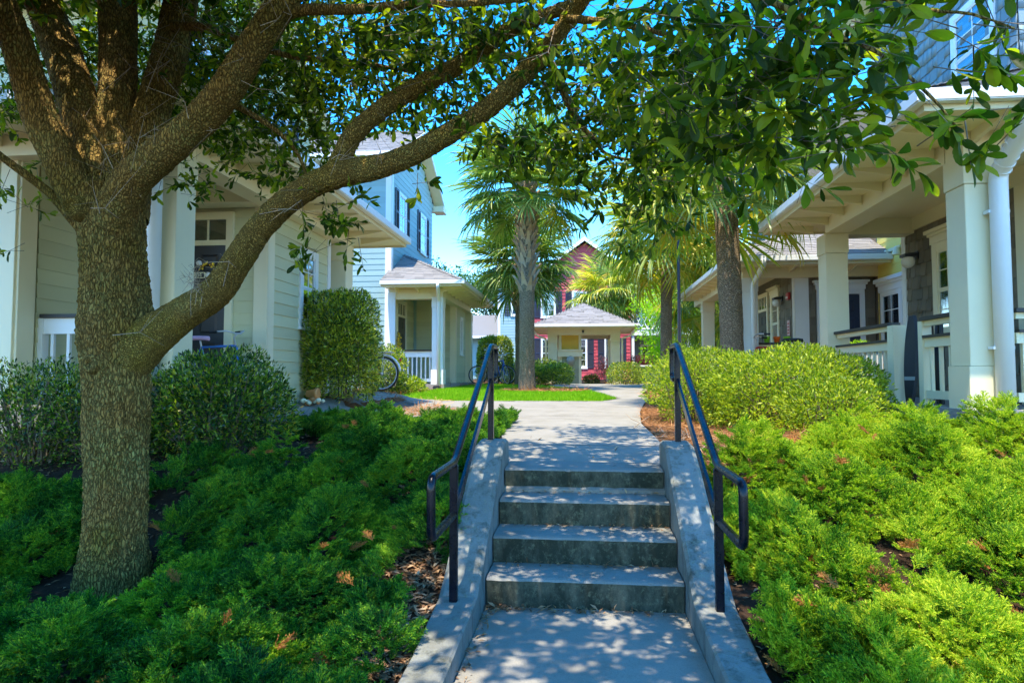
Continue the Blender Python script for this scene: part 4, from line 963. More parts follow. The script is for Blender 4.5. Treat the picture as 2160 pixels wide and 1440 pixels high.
def gn_scatter(name, temps, Pn, Rn, S, m):
    """one object whose geometry nodes place small sprigs on points"""
    tobs = []
    for V, F in temps:
        me = bpy.data.meshes.new('sprig'); me.from_pydata([tuple(v) for v in V], [], F); me.materials.append(M[m]); tobs.append(bpy.data.objects.new('sprig', me))
    me = bpy.data.meshes.new(name); me.vertices.add(len(Pn)); me.vertices.foreach_set('co', Pn.astype(np.float32).ravel())
    y = np.arctan2(-Rn[:, 2, 0], np.sqrt(Rn[:, 0, 0]**2+Rn[:, 1, 0]**2)); xr = np.arctan2(Rn[:, 2, 1], Rn[:, 2, 2]); z = np.arctan2(Rn[:, 1, 0], Rn[:, 0, 0])
    at = me.attributes.new('rot', 'FLOAT_VECTOR', 'POINT'); at.data.foreach_set('vector', np.stack([xr, y, z], 1).astype(np.float32).ravel())
    at = me.attributes.new('sc', 'FLOAT', 'POINT'); at.data.foreach_set('value', S.astype(np.float32))
    o = bpy.data.objects.new(name, me); COL.objects.link(o); o['kind'] = 'stuff'
    ng = bpy.data.node_groups.new(name, 'GeometryNodeTree'); ng.interface.new_socket('Geometry', in_out='INPUT', socket_type='NodeSocketGeometry'); ng.interface.new_socket('Geometry', in_out='OUTPUT', socket_type='NodeSocketGeometry')
    N = ng.nodes.new; L = ng.links.new
    gi = N('NodeGroupInput'); go = N('NodeGroupOutput'); ip = N('GeometryNodeInstanceOnPoints'); jn = N('GeometryNodeJoinGeometry')
    for t_ in tobs:
        oi = N('GeometryNodeObjectInfo'); oi.inputs['Object'].default_value = t_; oi.inputs['As Instance'].default_value = True; L(oi.outputs['Geometry'], jn.inputs[0])
    ra = N('GeometryNodeInputNamedAttribute'); ra.data_type = 'FLOAT_VECTOR'; ra.inputs['Name'].default_value = 'rot'
    sa = N('GeometryNodeInputNamedAttribute'); sa.data_type = 'FLOAT'; sa.inputs['Name'].default_value = 'sc'
    er = N('FunctionNodeEulerToRotation'); L(ra.outputs['Attribute'], er.inputs[0])
    L(gi.outputs[0], ip.inputs['Points']); L(jn.outputs[0], ip.inputs['Instance']); ip.inputs['Pick Instance'].default_value = True
    L(er.outputs[0], ip.inputs['Rotation']); L(sa.outputs['Attribute'], ip.inputs['Scale']); L(ip.outputs[0], go.inputs[0])
    md = o.modifiers.new('scatter', 'NODES'); md.node_group = ng; return o
def fnoise(Pn, sc, off=0): return np.array([noise.noise((p[0]*sc+off, p[1]*sc, p[2]*sc)) for p in Pn])
def sphere_dirs(n, r=RNG):
    v = r.normal(size=(n, 3)); return v/np.linalg.norm(v, axis=1, keepdims=True)

def shrub(name, label, cat, c, rad, m, n, size, power=2.0, group=None, tpl=LEAFC, up=.5, lump=.18, lsc=2.2, stems=10, zcut=-.9, inner=.6, sink=0):
    c = np.array(c, float); rad = np.array(rad, float); r = np.random.default_rng(abs(hash(label)) % 9999 if False else sum(map(ord, label)))
    th = thing(name, label, cat, (c[0], c[1], c[2]-rad[2]), group)
    d = sphere_dirs(n, r); k = (np.abs(d)**power).sum(1)**(-1/power)      # superellipsoid
    sh = d*k[:, None]; depth = 1-inner*r.random(n)**1.8
    lm = 1+lump*fnoise(sh*lsc+c, 1.0, 3)*2
    Pn = c+sh*rad*(depth*lm)[:, None]
    ok = sh[:, 2] > zcut; Pn, d2 = Pn[ok], d[ok]
    D = d2*1.0+r.normal(size=d2.shape)*.7; D[:, 2] += up
    Nn = d2+r.normal(size=d2.shape)*.6
    S = size*r.uniform(.6, 1.25, len(Pn))
    V, F = place(tpl[0], tpl[1], Pn, rot_frames(D, Nn), S)
    tri_mesh('foliage', V, F, m, th, kind='stuff')
    mb = MB(); g = c-np.array([0, 0, rad[2]])
    for i in range(stems):
        q = r.uniform(-.75, .75, 2); top = c+np.array([q[0]*rad[0], q[1]*rad[1], r.uniform(-.1, .7)*rad[2]]); b0 = g+np.array([q[0]*rad[0]*.35, q[1]*rad[1]*.35, -.05])
        mid = (top+b0)/2+r.normal(size=3)*rad*.08
        mb.tube([b0, mid, top], [.012, .009, .004], 5)
    mb.build('stem', 'twig', th, kind='stuff')
    return th

def palm_frond_mesh(seed, pet, bl, droop, nseg=38):
    r = np.random.default_rng(seed); V = []; F = []
    def strip(pts, ws, sd):
        b = len(V)
        for p, w_ in zip(pts, ws): V.append(tuple(p-sd*w_)); V.append(tuple(p+sd*w_))
        for i in range(len(pts)-1): F.append((b+2*i, b+2*i+1, b+2*i+3)); F.append((b+2*i, b+2*i+3, b+2*i+2))
    pp = [np.array([0, pet*t, -.08*pet*t*t]) for t in (0, .33, .66, 1)]
    strip(pp, [.03, .018, .014, .012], np.array([1, 0, 0])); strip([p+np.array([0, 0, -.012]) for p in pp], [.03, .018, .014, .012], np.array([1, 0, 0]))
    end = pp[-1]
    for i in range(nseg):
        f = (i+.5)/nseg*2-1; ang = f*2.25+r.normal()*.03; cst = .30*bl*(1-abs(f))
        o = end+np.array([0, cst, -.15*cst])
        L = bl*(1.0-.28*abs(f)**2)*r.uniform(.88, 1.06); dd = np.array([math.sin(ang), math.cos(ang)*.9+.1, .12-.1*abs(f)]); dd /= np.linalg.norm(dd)
        sd = np.array([math.cos(ang), -math.sin(ang), r.uniform(.35, .9)*(1 if i % 2 else -1)]); sd /= np.linalg.norm(sd)
        pts = []; dr = droop*r.uniform(.6, 1.5)
        for t in (0, .4, .68, .86, 1): pts.append(o+dd*L*t*(1-.12*dr*t*t)+np.array([0, 0, -dr*L*.75*max(0, t-.3)**1.7]))
        strip(pts, [.007, .022*bl, .019*bl, .010*bl, .002], sd)
    me = bpy.data.meshes.new('frond'); me.from_pydata(V, [], F); return me
FR = {}
def fronds(m, pet, bl, droop):
    key = (m, pet, bl, droop)
    if key not in FR:
        FR[key] = []
        for k in range(4): me = palm_frond_mesh(k+int(bl*100), pet, bl, droop+.25*k); me.materials.append(M[m]); FR[key].append(me)
    return FR[key]
bootme = bpy.data.meshes.new('leaf_base')
bv = [(-.5, 0, 0), (.5, 0, 0), (.32, .12, .45), (-.32, .12, .45), (-.14, .42, 1), (.14, .42, 1), (-.4, -.3, 0), (.4, -.3, 0), (0, -.05, .5), (-.1, .30, 1), (.1, .30, 1)]
bootme.from_pydata(bv, [], [(0, 1, 2, 3), (3, 2, 5, 4), (0, 3, 9, 6), (3, 4, 9), (1, 7, 10, 2), (2, 10, 5), (4, 5, 10, 9), (6, 9, 10, 7)]); bootme.materials.append(M['boot'])
def palm(label, x, y, h, rt, nf, pet, bl, boots=None, mats=('frond',), lean=(0, 0), z0=None, emin=-.9, seed=1, group='palms', droop=.6, trunk=True, boot_r=1.35):
    r = np.random.default_rng(seed); z0 = Hs(x, y)-.05 if z0 is None else z0
    th = thing('palm_tree', label, 'palm tree', (x, y, z0), group)
    ax = lambda t: Vector((x+lean[0]*t*t, y+lean[1]*t*t, z0+h*t))
    n = 70; S = 36; V = []; F = []
    for i in range(n+1):
        t = i/n; c = ax(t); rr = rt*(1.25-.25*min(1, t*9)) * (1+.05*noise.noise((t*9, seed, 0)))
        if boots and z0+h*t > boots[0]: rr = rt*1.0
        for j in range(S):
            q = 2*math.pi*j/S; d = rr*(1+.05*noise.noise((math.cos(q)*2.2, math.sin(q)*2.2, t*h*6+seed))) + (.012*rt*8 if i % 2 else 0)*(.12)
            V.append((c.x+d*math.cos(q), c.y+d*math.sin(q), c.z))
    for i in range(n):
        for j in range(S): F.append((i*S+j, i*S+(j+1) % S, (i+1)*S+(j+1) % S, (i+1)*S+j))
    tri_mesh('trunk', V, F, 'palmbark', th, True)
    if boots:
        zb0, zb1 = boots; k = 0; z = zb0
        while z < zb1:
            for j in range(5):
                q = k*.62+j*2*math.pi/5+r.normal()*.08; t = (z-z0)/h; c = ax(t); rr = rt*.92
                w_ = .19*r.uniform(.85, 1.2)*rt/.21; hh = .34*r.uniform(.8, 1.25)*rt/.21; tilt = r.uniform(.75, 1.5)
                o = bpy.data.objects.new('leaf_base', bootme); COL.objects.link(o); par(o, th)
                ca, sa = math.cos(q), math.sin(q)
                o.matrix_basis = Matrix(((-sa*w_, ca*.30*tilt*rt/.21*boot_r, 0, c.x+ca*rr), (ca*w_, sa*.30*tilt*rt/.21*boot_r, 0, c.y+sa*rr), (0, 0, hh, z+r.uniform(-.03, .03)), (0, 0, 0, 1)))
            z += .115*rt/.21*1.1; k += 1
    top = ax(1)
    for i in range(nf):
        f = (i+.5)/nf; el = math.asin(max(-.98, min(1, emin+(1-emin)*f)))*.92+r.normal()*.08; az = i*2.39996+r.normal()*.15
        m = mats[int(r.integers(len(mats)))] if el > -.75 or len(mats) == 1 else mats[-1]
        me = fronds(m, pet, bl, droop)[int(r.integers(4))]
        o = bpy.data.objects.new('frond', me); COL.objects.link(o); par(o, th)
        sc = r.uniform(.85, 1.12); base = top+Vector((math.cos(az)*rt*.5, math.sin(az)*rt*.5, -.35*(1-f)))
        Dv = Vector((math.cos(az)*math.cos(el), math.sin(az)*math.cos(el), math.sin(el))); X_ = Dv.cross(Vector((0, 0, 1))).normalized(); Z_ = X_.cross(Dv)
        o.matrix_basis = Matrix(((X_.x*sc, Dv.x*sc, Z_.x*sc, base.x), (X_.y*sc, Dv.y*sc, Z_.y*sc, base.y), (X_.z*sc, Dv.z*sc, Z_.z*sc, base.z), (0, 0, 0, 1)))
    return th
G_P = None
palm('tall palm with crisscross old leaf bases standing on the lawn', -1.50, 17.94, 5.95, .205, 54, .9, 1.12, boots=(2.95, 6.1), mats=('frond', 'frond', 'frond', 'frondy'), seed=2, emin=-.7, droop=.4, group='palms along the walkway')
palm('short palm whose full crown shows behind the lawn palm trunk', -2.02, 21.9, 4.5, .20, 64, .75, 1.08, boots=(2.8, 4.7), mats=('frond',), seed=3, group='palms along the walkway', droop=.45)
palm('slim brown palm with yellowing crown right of the pavilion', 2.50, 20.4, 5.0, .17, 54, .95, 1.25, boots=(4.4, 5.2), mats=('frond', 'frondy', 'frondy'), seed=4, group='palms along the walkway', lean=(.12, 0), droop=.5)
palm('smooth grey palm trunk in front of the second right porch, crown lost in oak leaves', 2.62, 12.0, 4.35, .20, 46, .85, 1.1, mats=('frond', 'frondy'), seed=5, lean=(-.12, 0), emin=-.7, group='palms along the walkway', droop=.5)
palm('yellow-green palm rising behind the pavilion roof', 1.45, 35.5, 5.0, .2, 54, .8, 1.35, mats=('frondy', 'frondy', 'frond'), seed=6, group='palms along the walkway', droop=.6)
palm('green palm behind the lime tree, left of the second right porch', 5.3, 27.0, 4.7, .18, 40, .9, 1.3, mats=('frond', 'frondy', 'frondy'), seed=7, group='palms along the walkway', droop=.8)
palm('low yellow palm peeking between two trunks beside the right porch eave', 4.4, 23.6, 3.1, .18, 34, .8, 1.15, mats=('frondy', 'frond'), seed=8, group='palms along the walkway', droop=.9)

def tree(label, x, y, h, cr, m, n, ls, seed, group=None, trunkr=.2, zc=None, ncl=26, flat=.8, name='tree', bmat='bark'):
    r = np.random.default_rng(seed); z0 = Hs(x, y)-.1; th = thing(name, label, 'tree', (x, y, z0), group)
    mb = MB(); zc = zc or h*.62; top = np.array([x, y, z0+h*.8]); mb.tube([(x, y, z0), (x+.1, y, z0+h*.3), (x-.05, y+.1, z0+h*.55), tuple(top)], [trunkr, trunkr*.8, trunkr*.55, trunkr*.2], 10); mb.build('trunk', bmat, th, True)
    C_ = np.array([x, y, z0+zc]); cl = sphere_dirs(ncl, r)*(r.random((ncl, 1))**.45)*np.array([cr, cr, cr*flat*h/ (2*cr)/1.0 if False else cr*flat]); cl = C_+cl
    for q in cl[:10]:
        mb = MB(); s0 = np.array([x, y, z0+h*r.uniform(.3, .55)]); mid = (s0+q)/2+np.array([0, 0, .15]); mb.tube([s0, mid, q], [trunkr*.35, trunkr*.2, trunkr*.06], 6); mb.build('limb', bmat, th, True)
    ids = r.integers(0, ncl, n); rr = cr*r.uniform(.22, .42, ncl)
    d = sphere_dirs(n, r)*(r.random((n, 1))**.5); Pn = cl[ids]+d*rr[ids][:, None]
    D = d+r.normal(size=(n, 3))*.6; V, F = place(*LEAFC, Pn, rot_frames(D, r.normal(size=(n, 3))+[0, 0, .8]), ls*r.uniform(.6, 1.3, n))
    tri_mesh('crown', V, F, m, th, kind='stuff'); return th
bt = [(-9.5, 46, 9, 2.4, 'left end of the far tree line, behind the aqua house porch'), (-6.6, 52, 10.5, 2.8, 'behind the low wing beside the red building'), (-12, 58, 11, 4, 'the bushy one farthest left behind the aqua house')]
for i, (x, y, h, cr, lb) in enumerate(bt): tree('dark green tree at '+lb if i != 1 else 'tall dark green tree '+lb, x, y, h, cr, 'darkleaf', 5200, .34, 20+i, 'far trees left of the red building', .25)
for i, (x, y, h, cr, m, lb) in enumerate([(9, 34, 9, 3.2, 'darkleaf', 'dark leafy tree behind the green palm on the right'), (7.0, 30.5, 6.0, 2.0, 'limeleaf', 'light green tree behind the second right porch'), (14, 38, 11, 4, 'darkleaf', 'big dark tree hidden behind the second right townhouse'), (4.5, 52, 11, 3.6, 'darkleaf', 'dark tree rising over the balcony building roof')]):
    tree(lb, x, y, h, cr, m, 5200, .32, 40+i, 'far trees on the right', .22)
tree('bright lime young tree between the pavilion and the slim brown palm', 3.35, 26.0, 4.4, 1.35, 'limeleaf', 6500, .15, 60, None, .07, zc=2.5, ncl=34, flat=1.25)

# ================================================================ shrubs
shrub('clipped_shrub', 'tall clipped boxy shrub against the sage house wall', 'shrub', (-3.68, 9.85, 1.10), (.53, .45, .86), 'boxleaf', 30000, .062, 4.2, tpl=LEAFC, up=.5, lump=.07, lsc=3, inner=.6)
shrub('clipped_shrub', 'rectangular clipped shrub beyond the aqua house porch, behind the handrail', 'shrub', (-3.25, 24.6, 1.15), (.62, .5, .92), 'boxleaf', 9000, .11, 5, lump=.05, inner=.35)
shrub('round_shrub', 'clipped round hedge bush between the palm trunk and the pavilion', 'shrub', (-.95, 24.0, .70), (.62, .6, .40), 'boxleaf', 4200, .09, 2.8, lump=.07, group='clipped bushes before the pavilion')
shrub('round_shrub', 'clipped bush partly behind the lawn palm trunk', 'shrub', (-2.0, 24.4, .72), (.65, .6, .44), 'boxleaf', 4200, .09, 2.8, lump=.07, group='clipped bushes before the pavilion')
shrub('round_shrub', 'dark low bush behind the clipped ones at the pavilion corner', 'shrub', (-1.55, 27.0, .80), (1.0, .5, .50), 'shrubleaf', 4200, .10, 2.4, lump=.1, group='clipped bushes before the pavilion')
shrub('round_shrub', 'clipped round bush right of the pavilion opening', 'shrub', (1.55, 24.6, .72), (.64, .6, .42), 'boxleaf', 4600, .085, 3.2, lump=.05, group='clipped bushes before the pavilion')
shrub('round_shrub', 'small dark bush at the foot of the pavilion, between its panel and path', 'shrub', (.38, 29.0, .48), (.34, .3, .22), 'shrubleaf', 1500, .08, 2.6, lump=.08)
shrub('shrub', 'purple-leaved shrub inside the pavilion opening, against the red wall', 'shrub', (1.15, 33.5, .95), (.55, .4, .60), 'purpleleaf', 1500, .10, 2, lump=.3, inner=.9)
shrub('shrub', 'pinkish shrub above the green cabinet', 'shrub', (2.75, 30.5, 1.30), (.65, .4, .28), 'purpleleaf', 1800, .10, 2.2, lump=.2, inner=.8)
shrub('shrub', 'dark bush at the aqua wall behind the lawn palm', 'shrub', (-3.2, 29.0, .85), (.9, .5, .55), 'shrubleaf', 3000, .10, 2.5, lump=.1)
shrub('shrub', 'green bush between the tall clipped shrub and the aqua porch railing', 'shrub', (-4.50, 15.2, .92), (.36, .4, .44), 'boxleaf', 3600, .075, 2.3, lump=.15)
shrub('shrub', 'low spreading bush at the foot of the aqua porch railing', 'shrub', (-4.50, 16.6, .42), (.5, .4, .22), 'privet', 3600, .075, 2.1, lump=.2)
shrub('shrub', 'lower bush in front of the aqua porch steps beside the bicycle', 'shrub', (-4.75, 15.9, .50), (.45, .4, .30), 'shrubleaf', 3200, .075, 2.1, lump=.2)
shrub('shrub', 'big glossy green shrub right of the oak trunk', 'shrub', (-3.34, 5.87, .42), (.66, .56, .48), 'shrubleaf', 17000, .050, 2.3, lump=.18, inner=.6, stems=70)
shrub('shrub', 'dark leggy shrub directly left of the oak trunk', 'shrub', (-4.25, 5.7, .34), (.62, .6, .44), 'shrubleaf', 9000, .042, 2.2, lump=.25, inner=.95, stems=90)
shrub('shrub', 'low dark green shrub at the left edge of the photo', 'shrub', (-4.95, 5.55, .36), (.80, .62, .46), 'shrubleaf', 12000, .045, 2.2, lump=.2, inner=.6, stems=60)
shrub('hedge_shrub', 'large yellow-green hedge shrub right of the walkway, its near end', 'shrub', (2.55, 8.55, .46), (1.05, .95, .56), 'privet', 32000, .056, 2.3, lump=.14, inner=.45, stems=120, group='yellow-green hedge right of the walkway')
shrub('hedge_shrub', 'yellow-green hedge shrub behind the right handrail top, its left end', 'shrub', (1.58, 9.5, .55), (.66, .75, .50), 'privet', 13000, .052, 2.3, lump=.22, inner=.5, stems=70, group='yellow-green hedge right of the walkway')
shrub('hedge_shrub', 'yellow-green hedge shrub below the near right porch railing, its right end', 'shrub', (2.72, 7.55, .30), (.62, .5, .38), 'privet', 9000, .050, 2.3, lump=.2, inner=.5, stems=50, group='yellow-green hedge right of the walkway')
shrub('shrub', 'loose yellow-green bush left of the tall thin lamp post', 'shrub', (2.15, 14.5, .75), (.55, .6, .60), 'privet', 5000, .075, 2.1, lump=.3, inner=.8)

# ================================================================ junipers (ground cover)
JT = [juni_template(k) for k in range(3)]
def juniper(name, m, n, region, size, seed, dens=None, lean=(0, 0, 0), hgt=.22, dead=0):
    r = np.random.default_rng(seed); x0, x1, y0, y1 = region
    P2 = np.stack([r.uniform(x0, x1, n*2), r.uniform(y0, y1, n*2)], 1)
    nz = np.array([noise.noise((a*1.1, b*1.1, seed)) + .5*noise.noise((a*3.1, b*3.1, seed)) for a, b in P2])
    lum = np.array([noise.noise((a*2.6, b*2.6, seed+5)) for a, b in P2])
    ok = (nz + .45*lum > -.26) & dens(P2[:, 0], P2[:, 1]); P2, nz, lum = P2[ok][:n], nz[ok][:n], lum[ok][:n]; k = len(P2)
    lay = r.random(k)**.6
    z = H(P2[:, 0], P2[:, 1]) + hgt*np.clip(.42+nz*.45+lum*1.25, .06, 1.7)*lay
    Pn = np.column_stack([P2, z])
    e = .05; gxn = np.array([noise.noise(((a+e)*2.6, b*2.6, seed+5))-noise.noise(((a-e)*2.6, b*2.6, seed+5)) for a, b in P2])/(2*e); gyn = np.array([noise.noise((a*2.6, (b+e)*2.6, seed+5))-noise.noise((a*2.6, (b-e)*2.6, seed+5)) for a, b in P2])/(2*e)
    D = np.column_stack([-gxn*.75+lean[0], -gyn*.75+lean[1], np.full(k, .55+lean[2])])+r.normal(size=(k, 3))*[.48, .48, .25]; D[:, 2] = np.maximum(D[:, 2], .05)
    Nn = r.normal(size=(k, 3))*.4+[0, -.3, 1]; Rn = rot_frames(D, Nn); S = size*r.uniform(.65, 1.25, k)
    gn_scatter(name, JT, Pn, Rn, S, m)
nst = lambda x, y: (np.abs(x) > .86+.10*np.sin(y*5)) | (y < -9)
dl = lambda x, y: (x < -.88-.06*np.sin(y*7)) & (x > -5.2) & (y > 1.2) & ~((y < 4.2) & (y > 3.25) & (x > -1.12+.1*np.sin(y*9))) & (y < 9.35) & ~((y > 6.6) & (x > -1.0-.10*np.sin(x*9))) & ~((x < -3.3) & (y > 5.0)) & ~((x < -2.2) & (y > 5.4) & (y < 6.8) & (x < -2.3)) & ~((y > 8.3) & (x < -1.2))
juniper('juniper_groundcover', 'juniper_shade', 30000, (-5.2, -.85, 1.2, 9.35), .108, 3, dl, (.05, -.10, .05), .24)
dr = lambda x, y: (x > .90+.07*np.sin(y*7)) & (y < 6.5-.45*sm(x, 2.6, 3.6)+.2*np.sin(x*3)) & ~((y > 5.6+.8*(x-1.2)) & (x < 2.6)) & ~((y > 5.2) & (x < 1.2)) & (y > 1.0)
juniper('juniper_groundcover', 'juniper', 30000, (.9, 6.2, 1.0, 7.2), .115, 8, dr, (-.28, .06, .1), .30)
juniper('juniper_groundcover', 'junidead', 130, (.9, 4.2, 1.6, 6), .13, 12, dr, (-.2, -.1, .1), .42)
juniper('juniper_groundcover', 'junidead', 60, (-4, -.9, 2, 6), .12, 13, dl, (0, -.1, .1), .30)

# ================================================================ lawn grass
r = np.random.default_rng(4); n = 60000
from mathutils.geometry import intersect_point_line
def inpoly(px, py, poly):
    ins = np.zeros(len(px), bool); j = len(poly)-1
    for i in range(len(poly)):
        xi, yi = poly[i]; xj, yj = poly[j]; c = ((yi > py) != (yj > py)) & (px < (xj-xi)*(py-yi)/(yj-yi+1e-12)+xi); ins ^= c; j = i
    return ins
gx_ = r.uniform(-4.6, 1.0, n); gy_ = r.uniform(13.6, 22.6, n)
ok = inpoly(gx_, gy_, LAWN) & ~(((gx_+1.0)/1.15)**2+((gy_-17.75)/.62)**2 < 1); gx_, gy_ = gx_[ok], gy_[ok]; k = len(gx_)
Pn = np.column_stack([gx_, gy_, H(gx_, gy_)+.01]); D = r.normal(size=(k, 3))*[.45, .45, .1]+[0, 0, 1]
V, F = place([(-.10, 0, 0), (.10, 0, 0), (0, 1, 0)], [(0, 1, 2)], Pn, rot_frames(D, r.normal(size=(k, 3))), np.column_stack([np.full(k, .09), r.uniform(.04, .10, k), np.full(k, 1)]))
tri_mesh('grass', V, F, 'grass', None, kind='stuff')

# ================================================================ pine straw and litter
def litter(name, m, n, fn, size, tpl, seed, zoff=.012, flat=.25):
    r = np.random.default_rng(seed); Pn = fn(r, n); k = len(Pn)
    D = r.normal(size=(k, 3)); D[:, 2] *= flat; Nn = r.normal(size=(k, 3))*flat+[0, 0, 1]
    V, F = place(*tpl, Pn+[0, 0, zoff], rot_frames(D, Nn), size*r.uniform(.5, 1.3, k)); tri_mesh(name, V, F, m, None, kind='stuff')
def region(x0, x1, y0, y1, cond=None):
    def f(r, n):
        x = r.uniform(x0, x1, n); y = r.uniform(y0, y1, n)
        if cond is not None: q = cond(x, y); x, y = x[q], y[q]
        return np.column_stack([x, y, H(x, y)])
    return f
STRAW = ([(-.022, 0, 0), (.022, 0, 0), (.015, 1, .1), (-.015, 1, .1)], [(0, 1, 2), (0, 2, 3)])
offw = lambda x, y: ~inpoly(x, y, WALKPOLY) & ~inpoly(x, y, LAWN) & (np.abs(x) > .84)
litter('pine_straw', 'straw', 9000, region(-7, -2.5, 10, 24, offw), .22, STRAW, 1, .02)
litter('pine_straw', 'straw', 9000, region(.7, 3.0, 5.2, 12, offw), .12, STRAW, 2, .02)
litter('pine_straw', 'straw', 5000, region(.5, 6, 15, 29, offw), .25, STRAW, 3, .02)
litter('pine_straw', 'straw', 4200, region(-2.3, .3, 17.0, 18.6, lambda x, y: ((x+1.0)/1.2)**2+((y-17.75)/.66)**2 < 1), .16, STRAW, 4, .05)
litter('pine_straw', 'straw', 2600, region(-3.2, -.9, 9.0, 11.2, offw), .14, STRAW, 5, .03)
litter('dead_leaves', 'deadleaf', 7000, region(-5.5, -.84, 1.5, 8, offw), .055, LEAFC, 6)
litter('dead_leaves', 'deadleaf', 3500, region(.84, 3.5, 1.5, 7, offw), .05, LEAFC, 7)
litter('dead_leaves', 'deadleaf', 3200, region(-1.35, -.84, 3.0, 5.0), .06, LEAFC, 61, .02)
def onsteps(r, n):
    out = []
    for i in range(n):
        k = int(r.choice([0, 1, 2, 3, 4], p=[.52, .12, .14, .14, .08])); x = r.uniform(-.58, .58)
        if k == 0:
            if r.random() < .3: out.append((-.59+abs(r.normal())*.03, r.uniform(3.0, 4.05), -.705))
            else: out.append((x if r.random() < .6 else -.58+abs(r.normal())*.12, 4.09-abs(r.normal())*.025-.01, -.70))
        elif k < 4: out.append((x*.98, ys[k]-abs(r.normal())*.02-.008, zs[k-1]+.003))
        else: out.append((x, r.uniform(5.1, 8), .02+Hs(x, 7)*.0))
    return np.array(out)
litter('dead_leaves', 'deadleaf', 460, onsteps, .048, LEAFC, 8, .006, .35)
litter('fallen_twigs', 'deadtwig', 260, region(.55, 1.3, 5.4, 8), .10, STRAW, 9, .03, .4)
th = thing('fallen_twig', 'thin bent twig lying at the right edge of the upper walkway', 'twig', (.95, 9.0, .1)); mb = MB(); mb.tube([(.62, 8.3, .06), (.72, 8.6, .10), (.64, 9.1, .12), (.58, 9.25, .18)], [.007, .006, .005, .003], 6); mb.build('stick', 'deadtwig', th); mb = MB(); mb.tube([(.72, 8.6, .10), (.84, 8.65, .18)], [.004, .002], 5); mb.build('side_twig', 'deadtwig', th)
